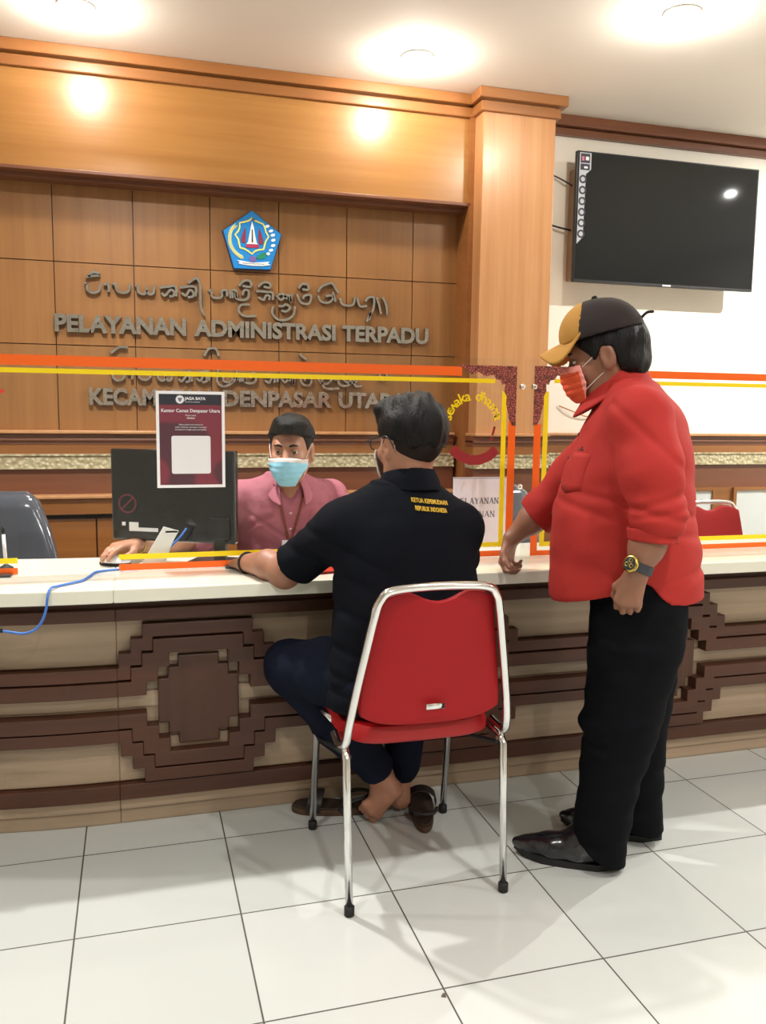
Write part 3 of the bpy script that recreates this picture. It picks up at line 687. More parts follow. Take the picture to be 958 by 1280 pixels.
# pen in a stand
pn = thing('desk_pen', 'white pen with black tip standing upright at the left end of the counter', 'pen', (-.215, .30, ZC))
obj('pen_base', MB().lathe([(.022, 0), (.026, .004), (.02, .014), (.007, .022)], (-.215, .30, ZC), 20), M_RUBBER, pn, smooth=True)
obj('barrel', MB().tube([(-.215, .30, ZC + .02), (-.219, .30, ZC + .115)], .0052, 10), M_WHITE, pn, smooth=True)
obj('tip', MB().tube([(-.219, .30, ZC + .115), (-.2195, .30, ZC + .128), (-.220, .30, ZC + .146)], [.0052, .006, .002], 10), M_RUBBER, pn, smooth=True)
# red folder in front of the visitor
fo = thing('document_folder', "red folder lying on the counter under the seated visitor's forearm", 'folder', (.72, .14, ZC))
MF = Matrix.Translation((.73, .12, ZC)) @ Matrix.Rotation(math.radians(14), 4, 'Z')
local_obj('cover', MB().box(-.11, .11, -.06, .07, .006, .009), MF, mat('red_card_cover', srgb(196, 44, 30), .4), fo)
local_obj('cover', MB().box(-.11, .11, -.06, .07, 0.0, .002), MF, mat('red_card_cover', None), fo)
local_obj('pages', MB().box(-.105, .108, -.057, .067, .002, .006), MF, mat('dark_page_edges', srgb(70, 66, 64), .7), fo)
# standing sign board
sg = thing('counter_sign', 'white counter sign board reading PELAYANAN PERIJINAN', 'sign', (1.39, .45, ZC))
obj('board', MB().box(1.275, 1.490, .445, .451, ZC, 1.031), mat('sign_white', srgb(236, 230, 242), .4), sg, bevel=.001)
obj('top_edge', MB().box(1.275, 1.490, .444, .454, 1.031, 1.036), mat('clear_edge', srgb(190, 190, 200), .2), sg)
obj('rear_leg', MB().prism([(1.34, ZC), (1.44, ZC), (1.42, .98), (1.36, .98)], .451, .455).map(lambda x, y, z: (x, y + (1.0 - z) * .28 * (1 if y > .453 else .98), z)), mat('sign_white', None), sg)
M_INK = mat('grey_ink', srgb(92, 90, 104), .7)
def serif_line(body, x0, x1, z, h):
    """capitals drawn with thin and thick strokes and serifs"""
    G = {'P': [((0, 0), (0, 1), 2), ((0, 1), (.6, .95), 1), ((.6, .95), (.65, .7), 2), ((.65, .7), (.55, .5), 1), ((.55, .5), (0, .48), 1)],
         'E': [((0, 0), (0, 1), 2), ((0, 1), (.65, 1), 1), ((0, .5), (.5, .5), 1), ((0, 0), (.68, 0), 1)], 'L': [((0, 0), (0, 1), 2), ((0, 0), (.65, 0), 1)],
         'A': [((0, 0), (.4, 1), 1), ((.4, 1), (.82, 0), 2), ((.15, .35), (.65, .35), 1)], 'Y': [((0, 1), (.4, .5), 2), ((.8, 1), (.4, .5), 1), ((.4, .5), (.4, 0), 2)],
         'N': [((0, 0), (0, 1), 1), ((0, 1), (.75, 0), 2), ((.75, 0), (.75, 1), 1)], 'I': [((.1, 0), (.1, 1), 2)],
         'R': [((0, 0), (0, 1), 2), ((0, 1), (.6, .95), 1), ((.6, .95), (.62, .7), 2), ((.62, .7), (0, .48), 1), ((.3, .48), (.75, 0), 2)], 'J': [((.35, 1), (.35, .15), 2), ((.35, .15), (.05, -.1), 1)]}
    W = {'I': .35, 'J': .55, 'L': .8, 'A': .95, 'N': .95, 'Y': .9}
    tot = sum(W.get(c, .85) for c in body); k = (x1 - x0) / tot; x = x0; mb = MB()
    for c in body:
        for a, b, t in G[c]:
            mb.ribbon([(x + a[0] * k * .8, z + a[1] * h), (x + b[0] * k * .8, z + b[1] * h)], .0016 * t, .4442, .4455)
            for p in (a, b):
                if t == 2 or c in 'N': mb.ribbon([(x + p[0] * k * .8 - .0035, z + p[1] * h), (x + p[0] * k * .8 + .0035, z + p[1] * h)], .0012, .4442, .4455)
        x += W.get(c, .85) * k
    return mb
obj('sign_text', serif_line('PELAYANAN', 1.288, 1.458, .938, .021), M_INK, sg)
obj('sign_text', serif_line('PERIJINAN', 1.292, 1.444, .889, .021), M_INK, sg)

# ------------------------------------------------------------------ chairs
M_REDP = mat('red_plastic', srgb(152, 10, 17), .55, spec=.3, bump=.05, bscale=500)
M_REDV = mat('red_vinyl', srgb(168, 18, 22), .42)
def banquet_chair(x, y, rz, label, group):
    """red chair with chromed tube frame; the sitter faces +Y in chair space, origin on the floor"""
    t = thing('chrome_chair', label, 'chair', (x, y, 0), group, rz)
    B = lambda p: p
    t0 = t
    def part(name, mb, m_, **k):
        Mx = Matrix.Translation((x, y, 0)) @ Matrix.Rotation(rz, 4, 'Z')
        return local_obj(name, mb, Mx, m_, t0, **k)
    # back frame: one tube from seat side up over the top and down
    yb = lambda z: -.215 - (z - .46) * .16
    loop = [(-.222, -.10, .435), (-.224, -.165, .430), (-.218, -.205, .445)]
    for z, xx in ((.50, .212), (.60, .196), (.70, .178), (.78, .163)): loop.append((-xx, yb(z), z))
    loop += [(-.150, yb(.825), .822), (-.118, yb(.848), .845), (0, yb(.853), .851), (.118, yb(.848), .845), (.150, yb(.825), .822)]
    for z, xx in ((.78, .163), (.70, .178), (.60, .196), (.50, .212)): loop.append((xx, yb(z), z))
    loop += [(.218, -.205, .445), (.224, -.165, .430), (.222, -.10, .435)]
    part('back_frame', MB().tube(catmull(loop, 6), .0110, 12), M_CHROME, smooth=True)
    # moulded back shell
    nz, nx = 16, 17; vs = []; 
    for side in (0, 1):
        for i in range(nz):
            u = i / (nz - 1)
            for k in range(nx):
                v = k / (nx - 1) * 2 - 1
                zt = .834 - .024 * max(0, math.cos(v / .50 * PI / 2)) ** 1.3 if abs(v) < .50 else .834 - .022 * ((abs(v) - .50) / .50) ** 3
                zb_ = .487 + .030 * abs(v) ** 4 - 0 * v
                z = zb_ + (zt - zb_) * u
                hw = .200 - (z - .49) * .155
                xx = v * hw * (1 - .05 * (1 - u) ** 6)
                yy = yb(z) + .006 + (-.012 + .022 * (v * v)) * (.6 + .4 * u) + (0 if side == 0 else .022) - (.012 * (1 - u) ** 3)
                vs.append((xx, yy, z))
    fs = []
    o_ = nz * nx
    for i in range(nz - 1):
        for k in range(nx - 1):
            a = i * nx + k; fs += [(a, a + 1, a + nx + 1, a + nx), (o_ + a, o_ + a + nx, o_ + a + nx + 1, o_ + a + 1)]
    rim = [k for k in range(nx)] + [i * nx + nx - 1 for i in range(1, nz)] + [(nz - 1) * nx + k for k in range(nx - 2, -1, -1)] + [i * nx for i in range(nz - 2, 0, -1)]
    for i in range(len(rim)):
        a, b_ = rim[i], rim[(i + 1) % len(rim)]; fs.append((a, o_ + a, o_ + b_, b_))
    mb = MB(); mb.add(vs, fs); part('back_shell', mb, M_REDP, smooth=True, bevel=.003)
    mb = MB(); mb.tube([(-.024, 0, 0), (.024, 0, 0)], .0075, 12)
    mb.map(lambda a, b, c: (a + .002, yb(.545) - .0235 + b * .25, .538 + c)); part('maker_plate', mb, M_CHROME, smooth=True)
    # seat pan with curved rear edge
    vs = []; n_ = 28
    out = []
    for k in range(n_):
        a = 2 * PI * k / n_; c_, s_ = math.cos(a), math.sin(a); e = .42
        out.append((.205 * abs(c_) ** e * (1 if c_ > 0 else -1), .02 + .205 * abs(s_) ** e * (1 if s_ > 0 else -1)))
    rings = [(.93, .408, 0), (1.0, .418, 0), (1.0, .440, 0), (.965, .456, 0), (.6, .463, 0)]
    for s_, z, _ in rings:
        for (px_, py_) in out: vs.append((px_ * s_, .02 + (py_ - .02) * s_, z + (.010 if py_ < -.12 else 0) * 1.0))
    fs = [(i * n_ + k, i * n_ + (k + 1) % n_, (i + 1) * n_ + (k + 1) % n_, (i + 1) * n_ + k) for i in range(len(rings) - 1) for k in range(n_)]
    fs += [tuple(range(n_ - 1, -1, -1)), tuple((len(rings) - 1) * n_ + k for k in range(n_))]
    mb = MB(); mb.add(vs, fs); part('seat', mb, M_REDV, smooth=True, angle=50)
    for s_ in (-1, 1):
        l = part('leg', MB().tube([(s_ * .205, -.10, .425), (s_ * .214, -.185, .418), (s_ * .215, -.20, .40), (s_ * .212, -.232, .015)], [.0105, .0105, .0108, .0100], 12), M_CHROME, smooth=True)
        Mx = Matrix.Translation((x, y, 0)) @ Matrix.Rotation(rz, 4, 'Z')
        local_obj('foot_cap', MB().lathe([(.010, 0), (.0135, .002), (.0135, .024), (.0105, .026)], (s_ * .212, -.2325, 0), 14), Mx, M_RUBBER, l, smooth=True)
        l = part('leg', MB().tube([(s_ * .200, .02, .425), (s_ * .205, .16, .415), (s_ * .208, .185, .39), (s_ * .212, .235, .015)], [.0105, .0105, .0108, .0100], 12), M_CHROME, smooth=True)
        local_obj('foot_cap', MB().lathe([(.010, 0), (.0135, .002), (.0135, .024), (.0105, .026)], (s_ * .212, .2355, 0), 14), Mx, M_RUBBER, l, smooth=True)
        part('folding_brace', MB().tube([(s_ * .203, -.19, .40), (s_ * .198, .02, .345), (s_ * .205, .205, .30)], .006, 8), M_RUBBER, smooth=True)
    return t
banquet_chair(.876, -.245, 0, 'red chair with chrome frame standing on the tiled floor under the seated visitor', 'red chrome chairs')
banquet_chair(2.84, .80, PI, 'red chair behind the counter at the right edge, seen through the shield', 'red chrome chairs')

M_VINYL = mat('grey_vinyl_in_plastic', srgb(70, 74, 82), .12, bump=.3, bscale=28, coat=.8)
def office_chair(x, y, rz, label):
    t = thing('office_chair', label, 'chair', (x, y, 0), 'grey office chairs behind the counter', rz)
    Mx = Matrix.Translation((x, y, 0)) @ Matrix.Rotation(rz, 4, 'Z')
    def part(name, mb, m_, **k): return local_obj(name, mb, Mx, m_, t, **k)
    # padded backrest: rounded slab, front faces -Y
    vs = []; nz, na = 13, 28
    for i in range(nz):
        u = i / (nz - 1); z = .52 + .425 * u
        hw = .235 * (1 - max(0, (u - .15) / .85) ** 1.8 * .44) * (1 - max(0, .2 - u) * .8)
        if i == nz - 1: hw *= .82
        for k in range(na):
            a = 2 * PI * k / na; c_, s_ = math.cos(a), math.sin(a)
            vs.append((hw * abs(c_) ** .55 * (1 if c_ > 0 else -1), .23 + u * .07 + .045 * abs(s_) ** .8 * (1 if s_ > 0 else -1) * (1 if 0 < i < nz - 1 else .4) + .25 * (hw * c_) ** 2 * -1.2, z))
    fs = [(i * na + k, i * na + (k + 1) % na, (i + 1) * na + (k + 1) % na, (i + 1) * na + k) for i in range(nz - 1) for k in range(na)] + [tuple(range(na - 1, -1, -1)), tuple((nz - 1) * na + k for k in range(na))]
    mb = MB(); mb.add(vs, fs); part('backrest', mb, M_VINYL, smooth=True)
    mb = MB(); mb.box(-.235, .235, -.22, .24, .42, .50); part('seat', mb, M_VINYL, bevel=.03, bseg=3)
    part('back_support', MB().tube(catmull([(0, .05, .41), (0, .26, .43), (0, .31, .56), (0, .32, .70)], 5), .018, 10), M_BLACKP, smooth=True)
    for s_ in (-1, 1): part('armrest', MB().tube(catmull([(s_ * .245, .18, .44), (s_ * .27, .17, .60), (s_ * .27, .05, .645), (s_ * .27, -.12, .64), (s_ * .25, -.15, .45)], 5), .015, 10), M_BLACKP, smooth=True)
    part('gas_column', MB().tube([(0, 0, .06), (0, 0, .42)], .024, 14), M_CHROME, smooth=True)
    for k in range(5):
        a = 2 * PI * k / 5 + .3; ex, ey = .27 * math.cos(a), .27 * math.sin(a)
        part('base_leg', MB().tube([(0, 0, .085), (ex, ey, .065)], [.022, .014], 8), M_BLACKP, smooth=True)
        part('caster', MB().tube([(ex - .012 * math.sin(a), ey + .012 * math.cos(a), .026), (ex + .012 * math.sin(a), ey - .012 * math.cos(a), .026)], .026, 14), M_RUBBER, smooth=True)
    return t
office_chair(-.385, .83, math.radians(-8), 'shiny grey office chair wrapped in plastic behind the left end of the counter')
office_chair(1.83, .83, math.radians(15), 'shiny grey office chair behind the right shield, mostly hidden by the standing visitor')

# ------------------------------------------------------------------ sandals and the crumb on the floor
M_SOLE = mat('brown_rubber_sole', srgb(72, 50, 32), .7); M_STRAP = mat('dark_leather_strap', srgb(30, 26, 24), .5); M_FOOTBED = mat('dark_brown_footbed', srgb(52, 38, 27), .7)
def sandal(loc, rz, label, tilt=0):
    t = thing('sandal', label, 'sandal', loc, "seated visitor's sandals", rz)
    Mx = Matrix.Translation(loc) @ Matrix.Rotation(rz, 4, 'Z') @ Matrix.Rotation(tilt, 4, 'X')
    def outl(s=1.0):
        o_ = []
        for k in range(32):
            a = 2 * PI * k / 32; yy = math.sin(a); w = .044 + .010 * yy - .006 * math.cos(2 * a)
            o_.append((w * math.cos(a) * s, .128 * yy * s))
        return o_
    def slab(z0, z1, s=1.0):
        o_ = outl(s); n = len(o_); vs = [(a, b, z0) for a, b in o_] + [(a, b, z1) for a, b in o_]
        fs = [tuple(range(n - 1, -1, -1)), tuple(range(n, 2 * n))] + [(i, (i + 1) % n, n + (i + 1) % n, n + i) for i in range(n)]
        mb = MB(); mb.add(vs, fs); return mb
    local_obj('sole', slab(0, .020), Mx, M_SOLE, t, bevel=.004)
    local_obj('footbed', slab(.020, .026, .95), Mx, M_FOOTBED, t, bevel=.002)
    def strap(pts, w):
        P = catmull(pts, 6); vs = []; fs = []
        for p in P: vs += [(p.x, p.y - w / 2, p.z), (p.x, p.y + w / 2, p.z), (p.x * .93, p.y + w / 2, p.z - .004), (p.x * .93, p.y - w / 2, p.z - .004)]
        for i in range(len(P) - 1):
            for k in range(4): fs.append((4 * i + k, 4 * i + (k + 1) % 4, 4 * i + 4 + (k + 1) % 4, 4 * i + 4 + k))
        fs += [(0, 3, 2, 1), (4 * len(P) - 4, 4 * len(P) - 3, 4 * len(P) - 2, 4 * len(P) - 1)]
        mb = MB(); mb.add(vs, fs); return mb
    local_obj('strap', strap([(-.046, .055, .016), (-.044, .050, .045), (-.015, .045, .066), (.018, .045, .066), (.046, .050, .045), (.050, .055, .016)], .045), Mx, M_STRAP, t)
    local_obj('heel_strap', MB().tube(catmull([(-.036, -.03, .018), (-.042, -.06, .05), (-.030, -.105, .060), (0, -.125, .062), (.030, -.105, .060), (.042, -.06, .05), (.036, -.03, .018)], 6), .006, 8), Mx, M_STRAP, t, smooth=True)
    return t
sandal((.745, .088, 0), math.radians(72), 'brown sandal lying by the left front leg of the red chair')
sandal((1.018, -.006, 0), math.radians(-14), "brown sandal heel towards us beside the seated visitor's bare foot")
cr_ = MB()
cr_.add([(-.006, 0, 0), (.004, -.005, 0), (.007, .004, 0), (0, .006, 0), (-.004, 0, .006), (.003, -.002, .008), (.004, .003, .006), (0, .004, .007)], [(3, 2, 1, 0), (4, 5, 6, 7), (0, 1, 5, 4), (1, 2, 6, 5), (2, 3, 7, 6), (3, 0, 4, 7)])
tag(obj('crumb', cr_.map(lambda x, y, z: (x + .791, y - .825, z)), mat('grey_crumb', srgb(110, 100, 84), .8)), 'small grey crumb on a tile joint of the floor', 'crumb')
# ------------------------------------------------------------------ people: implicit solids turned into smooth meshes
V3 = lambda *a: np.array(a, dtype=np.float64)
def smin(a, b, k):
    h = np.maximum(k - np.abs(a - b), 0) / k
    return np.minimum(a, b) - h * h * k * .25
def cap(a, b, ra, rb=None):
    a = np.array(a, float); b = np.array(b, float); rb = ra if rb is None else rb; ab = b - a; L2 = max(ab @ ab, 1e-12)
    def f(P):
        t = np.clip(((P - a) @ ab) / L2, 0, 1); q = P - a - t[:, None] * ab
        return np.sqrt((q * q).sum(1)) - (ra + t * (rb - ra))
    return f
def rotm(yaw=0, pitch=0, roll=0):
    """columns: forward, left, up of a frame turned left by yaw and nodding down by pitch"""
    cy, sy, cp, sp, cr, sr = math.cos(yaw), math.sin(yaw), math.cos(pitch), math.sin(pitch), math.cos(roll), math.sin(roll)
    Rz = np.array([[cy, -sy, 0], [sy, cy, 0], [0, 0, 1]]); Ry = np.array([[cp, 0, sp], [0, 1, 0], [-sp, 0, cp]]); Rx = np.array([[1, 0, 0], [0, cr, -sr], [0, sr, cr]])
    return Rz @ Ry @ Rx
def ell(c, r, R=None):
    c = np.array(c, float); r = np.array(r, float)
    def f(P):
        q = P - c
        if R is not None: q = q @ R
        k0 = np.sqrt(((q / r) ** 2).sum(1)); k1 = np.sqrt(((q / (r * r)) ** 2).sum(1))
        return k0 * (k0 - 1) / np.maximum(k1, 1e-9)
    return f
def rbox(c, h, r, R=None):
    c = np.array(c, float); h = np.array(h, float) - r
    def f(P):
        q = P - c
        if R is not None: q = q @ R
        d = np.abs(q) - h
        return np.sqrt((np.maximum(d, 0) ** 2).sum(1)) + np.minimum(d.max(1), 0) - r
    return f
def loft(keys, c0=(0, 0, 0), R=None, capz=True):
    """stack of ellipses: rows (z, cx, cy, rx, ry)"""
    K = np.array(sorted(keys), float); zz = K[:, 0]
    # smooth resampling
    zs = np.linspace(zz[0], zz[-1], 80); T = []
    for j in range(1, 5):
        v = np.interp(zs, zz, K[:, j]); w = v.copy()
        for _ in range(3): w[1:-1] = (w[:-2] + 2 * w[1:-1] + w[2:]) / 4
        T.append(w)
    c0 = np.array(c0, float)
    def f(P):
        q = P - c0
        if R is not None: q = q @ R
        z = q[:, 2]; cx, cy, rx, ry = (np.interp(z, zs, t) for t in T)
        u, v = q[:, 0] - cx, q[:, 1] - cy
        k0 = np.sqrt((u / rx) ** 2 + (v / ry) ** 2); k1 = np.sqrt((u / rx ** 2) ** 2 + (v / ry ** 2) ** 2)
        d = k0 * (k0 - 1) / np.maximum(k1, 1e-9)
        d = np.where(k0 < .2, -np.minimum(rx, ry) * (1 - k0), d)
        if capz: d = np.maximum(d, np.maximum(z - zs[-1], zs[0] - z))
        return d
    return f
def plane(n, d):
    """inside where P.n < d"""
    n = np.array(n, float); n = n / np.linalg.norm(n)
    return lambda P: P @ n - d
def waves(freq, seed, aniso=(1, 1, 1), n=7):
    rg = np.random.RandomState(seed); D = rg.normal(size=(n, 3)); D /= np.linalg.norm(D, axis=1)[:, None]
    D = D * np.array(aniso) * freq * rg.uniform(.6, 1.5, size=(n, 1)); ph = rg.uniform(0, 6.28, n)
    def f(P): return np.sin(P @ D.T + ph).sum(1) / math.sqrt(n)
    return f
class Solid:
    def __init__(s): s.ops = []; s.post = None
    def add(s, f, k=.02): s.ops.append(('+', f, k)); return s
    def sub(s, f, k=.01): s.ops.append(('-', f, k)); return s
    def keep(s, f, k=.004): s.ops.append(('&', f, k)); return s
    def chain(s, pts, rs, k=.02):
        for i in range(len(pts) - 1): s.add(cap(pts[i], pts[i + 1], rs[i], rs[i + 1]), k)
        return s
    def __call__(s, P):
        d = None
        for op, f, k in s.ops:
            v = f(P)
            if d is None: d = v
            elif op == '+': d = smin(d, v, k)
            elif op == '-': d = -smin(-d, v, k)
            else: d = -smin(-d, -v, k)
        if s.post: d = d + s.post(P, d)
        return d
def shell_of(solid, off, thick=None):
    if thick is None: return lambda P: solid(P) - off
    return lambda P: np.maximum(solid(P) - off, -(solid(P) - off + thick))
EDG = [(0, 1), (2, 3), (4, 5), (6, 7), (0, 2), (1, 3), (4, 6), (5, 7), (0, 4), (1, 5), (2, 6), (3, 7)]
def polygonise(f, lo, hi, h):
    """surface nets over the occupied blocks of a grid"""
    lo = np.array(lo, float); B = 12
    nb = np.ceil((np.array(hi) - lo) / (h * B)).astype(int) + 1
    N = nb * B; bs = h * B
    ii = np.stack(np.meshgrid(*[np.arange(n) for n in nb], indexing='ij'), -1).reshape(-1, 3)
    dc = f(lo + (ii + .5) * bs - .5 * h)
    G = np.ones(tuple(N), np.float32); R = bs * .87 * 1.5 + h
    loc = np.stack(np.meshgrid(*[np.arange(B)] * 3, indexing='ij'), -1).reshape(-1, 3)
    for i in ii[dc < -R]: G[i[0] * B:(i[0] + 1) * B, i[1] * B:(i[1] + 1) * B, i[2] * B:(i[2] + 1) * B] = -1
    act = ii[np.abs(dc) <= R]
    for s in range(0, len(act), 40):
        a = act[s:s + 40]; idx = (a[:, None, :] * B + loc[None]).reshape(-1, 3)
        G[idx[:, 0], idx[:, 1], idx[:, 2]] = f(lo + idx * h)
    G[0] = G[-1] = 1; G[:, 0] = G[:, -1] = 1; G[:, :, 0] = G[:, :, -1] = 1
    S = G < 0
    cnt = sum(S[i:N[0] - 1 + i, j:N[1] - 1 + j, k:N[2] - 1 + k].astype(np.int8) for i in (0, 1) for j in (0, 1) for k in (0, 1))
    I = np.argwhere((cnt > 0) & (cnt < 8)); ID = -np.ones(cnt.shape, np.int64); ID[I[:, 0], I[:, 1], I[:, 2]] = np.arange(len(I))
    offs = np.array([(i, j, k) for i in (0, 1) for j in (0, 1) for k in (0, 1)])
    val = np.stack([G[I[:, 0] + o[0], I[:, 1] + o[1], I[:, 2] + o[2]] for o in offs], 1).astype(float)
    acc = np.zeros((len(I), 3)); c = np.zeros(len(I))
    for a, b in EDG:
        va, vb = val[:, a], val[:, b]; mk = (va < 0) != (vb < 0); t = np.where(mk, va / np.where(mk, va - vb, 1), 0)
        acc += np.where(mk[:, None], offs[a] + t[:, None] * (offs[b] - offs[a]), 0); c += mk
    V = lo + (I + acc / c[:, None]) * h
    F = []
    for ax in range(3):
        sl = [slice(None)] * 3; s2 = [slice(None)] * 3; sl[ax] = slice(0, -1); s2[ax] = slice(1, None)
        X = S[tuple(sl)] != S[tuple(s2)]; E = np.argwhere(X); E = E[(E > 0).all(1)]
        b, c_ = [(1, 2), (2, 0), (0, 1)][ax]
        E = E[(E[:, b] < N[b] - 1) & (E[:, c_] < N[c_] - 1)]
        q = []
        for db, dc_ in ((1, 1), (0, 1), (0, 0), (1, 0)):
            e = E.copy(); e[:, b] -= db; e[:, c_] -= dc_; q.append(ID[e[:, 0], e[:, 1], e[:, 2]])
        q = np.stack(q, 1); inside = S[E[:, 0], E[:, 1], E[:, 2]]
        q[~inside] = q[~inside][:, ::-1]; F.append(q[(q >= 0).all(1)])
    return V, np.concatenate(F)
def keep_big(V, F, frac=.02):
    """drop loose specks"""
    p = np.arange(len(V))
    for _ in range(200):
        mn = p[F].min(1); q = p.copy()
        for k in range(4): np.minimum.at(q, F[:, k], mn)
        q = q[q]
        if (q == p).all(): break
        p = q
    u, n = np.unique(p, return_counts=True); big = u[n > frac * len(V)]; keep = np.isin(p, big)
    new = np.cumsum(keep) - 1; F = F[keep[F].all(1)]
    return V[keep], new[F]
def solid_obj(name, f, lo, hi, h, mats, frame, parent=None, split=None, one=True):
    V, F = polygonise(f, lo, hi, h)
    if one: V, F = keep_big(V, F)
    me = bpy.data.meshes.new(name)
    me.vertices.add(len(V)); me.vertices.foreach_set('co', V.astype(np.float32).ravel())
    me.loops.add(F.size); me.loops.foreach_set('vertex_index', F.astype(np.int32).ravel())
    me.polygons.add(len(F)); me.polygons.foreach_set('loop_start', np.arange(0, F.size, 4, dtype=np.int32)); me.polygons.foreach_set('loop_total', np.full(len(F), 4, np.int32))
    me.update(calc_edges=True); me.validate()
    for m_ in (mats if isinstance(mats, (list, tuple)) else [mats]): me.materials.append(m_)
    if split is not None:
        cen = V[F].mean(1); me.polygons.foreach_set('material_index', split(cen).astype(np.int32))
    me.polygons.foreach_set('use_smooth', [True] * len(me.polygons))
    o = bpy.data.objects.new(name, me); COL.objects.link(o)
    if parent is None: o.matrix_world = frame; o.matrix_basis = frame
    else: o.parent = parent
    return o
def child_mb(name, mb, m_, person, smooth=True, **k):
    """mesh given in the person's own frame"""
    o = obj(name, mb, m_, None, smooth=smooth, **k); o.parent = person; return o

class Head:
    """forward, left, up frame at the middle of the head"""
    def __init__(s, c, yaw=0, pitch=0, sc=1.0, roll=0):
        s.c = np.array(c, float); s.R = rotm(yaw, pitch, roll); s.sc = sc
    def p(s, h, w, v): return s.c + s.R @ (np.array([h, w, v]) * s.sc)
    def loc(s, P): return ((P - s.c) @ s.R) / s.sc
    def e(s, c, r): return ell(s.p(*c), np.array(r) * s.sc, s.R)
    def cp(s, a, b, ra, rb=None): return cap(s.p(*a), s.p(*b), ra * s.sc, (ra if rb is None else rb) * s.sc)
    def build(s, S):
        S.add(s.e((-.012, 0, .036), (.098, .078, .086)), .02)
        S.add(s.e((.026, 0, -.028), (.068, .064, .086)), .03)
        S.add(s.e((.046, 0, -.088), (.040, .040, .030)), .03)
        for w in (-1, 1):
            S.add(s.cp((.0, w * .058, -.045), (.045, w * .034, -.095), .016, .014), .03)
            S.add(s.e((.072, w * .038, -.026), (.022, .022, .020)), .025)
        S.add(s.cp((.083, -.030, .024), (.083, .030, .024), .013), .02)
        for w in (-1, 1): S.sub(s.e((.106, w * .032, .004), (.018, .018, .008)), .014)
        S.add(s.cp((.092, 0, .006), (.112, 0, -.030), .008, .0125), .014)
        for w in (-1, 1): S.add(s.e((.100, w * .012, -.034), (.011, .008, .008)), .008)
        S.add(s.cp((.090, -.018, -.062), (.090, .018, -.062), .009), .012)
        S.add(s.cp((.088, -.015, -.072), (.088, .015, -.072), .009), .010)
        for w in (-1, 1):
            S.add(s.e((-.006, w * .081, -.006), (.022, .009, .034)), .010)
            S.sub(s.e((.000, w * .090, -.004), (.011, .007, .019)), .006)
            S.add(s.cp((-.002, w * .078, -.036), (.004, w * .078, -.032), .008), .006)
        return S
    def hair(s, c, r, fh, fv, noise=.003, seed=1, freq=150):
        """shell of hair that keeps v above the hairline fv(h)"""
        e = s.e(c, r); w = waves(freq, seed, (1, 1, .35)); sc = s.sc
        def f(P):
            q = s.loc(P); cut = (np.interp(q[:, 0], fh, fv) - q[:, 2]) * .75 * sc
            d = e(P) + noise * w(P)
            return -smin(-d, -cut, .008)
        return f

def hand(S, wrist, fwd, nrm, side, curls, thumb, scale=1.0, spread=.10):
    """fwd: wrist to knuckles; nrm: out of the back of the hand; side +1 for a thumb on fwd x nrm ... ; curls: bend per finger"""
    fwd = np.array(fwd, float); fwd /= np.linalg.norm(fwd); nrm = np.array(nrm, float); nrm -= fwd * (nrm @ fwd); nrm /= np.linalg.norm(nrm)
    lat = np.cross(nrm, fwd) * side; wrist = np.array(wrist, float); s = scale
    LEN = [.070, .078, .072, .056]; OFF = [.029, .010, -.009, -.027]; RAD = [.0092, .0094, .0090, .0080]; KN = [.086, .090, .085, .077]
    for i in range(4):
        a = wrist + lat * OFF[i] * .55 * s; k = wrist + (fwd * KN[i] + lat * OFF[i]) * s
        S.add(cap(a, k, .0150 * s, .0112 * s), .014)
        d = fwd + lat * spread * OFF[i] / .03 * .5; d /= np.linalg.norm(d); p = k; ang = 0
        for j, fr in enumerate((.46, .30, .24)):
            ang += curls[i][j]; dd = d * math.cos(ang) - nrm * math.sin(ang); q = p + dd * LEN[i] * fr * s
            S.add(cap(p, q, RAD[i] * s * (1 - .08 * j), RAD[i] * s * (.94 - .10 * j)), .0035); p = q
    a = wrist + (fwd * .018 + lat * .022) * s
    for (f_, l_, n_), r0, r1 in thumb:
        q = a + (fwd * f_ + lat * l_ + nrm * n_) * s; S.add(cap(a, q, r0 * s, r1 * s), .008); a = q
    return S

def skin(name, col): 
    m_ = mat(name, col, .5, bump=.06, bscale=350, var=.10, vscale=18)
    m_.node_tree.nodes['Principled BSDF'].inputs['Subsurface Weight'].default_value = .06
    m_.node_tree.nodes['Principled BSDF'].inputs['Subsurface Radius'].default_value = (.012, .005, .003)
    return m_
def cloth(name, col, fold=.35, fscale=9, rough=.85, stretch=(1, 1, 1), weave=900):
    if name in MATS: return MATS[name]
    m, N, L, P = base_mat(name)
    P.inputs['Base Color'].default_value = col; P.inputs['Roughness'].default_value = rough; P.inputs['Specular IOR Level'].default_value = .25 if max(col[:3]) > .03 else .08
    tc = N.new('ShaderNodeTexCoord'); mp = N.new('ShaderNodeMapping'); mp.inputs['Scale'].default_value = stretch; L.new(tc.outputs['Object'], mp.inputs[0])
    n = N.new('ShaderNodeTexNoise'); n.inputs['Scale'].default_value = fscale; n.inputs['Detail'].default_value = 2; n.inputs['Distortion'].default_value = .3
    L.new(mp.outputs[0], n.inputs['Vector'])
    n2 = N.new('ShaderNodeTexNoise'); n2.inputs['Scale'].default_value = weave; L.new(tc.outputs['Object'], n2.inputs['Vector'])
    b = N.new('ShaderNodeBump'); b.inputs['Strength'].default_value = fold; b.inputs['Distance'].default_value = .03; L.new(n.outputs[0], b.inputs['Height'])
    b2 = N.new('ShaderNodeBump'); b2.inputs['Strength'].default_value = .12; b2.inputs['Distance'].default_value = .002; L.new(n2.outputs[0], b2.inputs['Height']); L.new(b.outputs[0], b2.inputs['Normal'])
    L.new(b2.outputs[0], P.inputs['Normal'])
    MATS[name] = m; return m
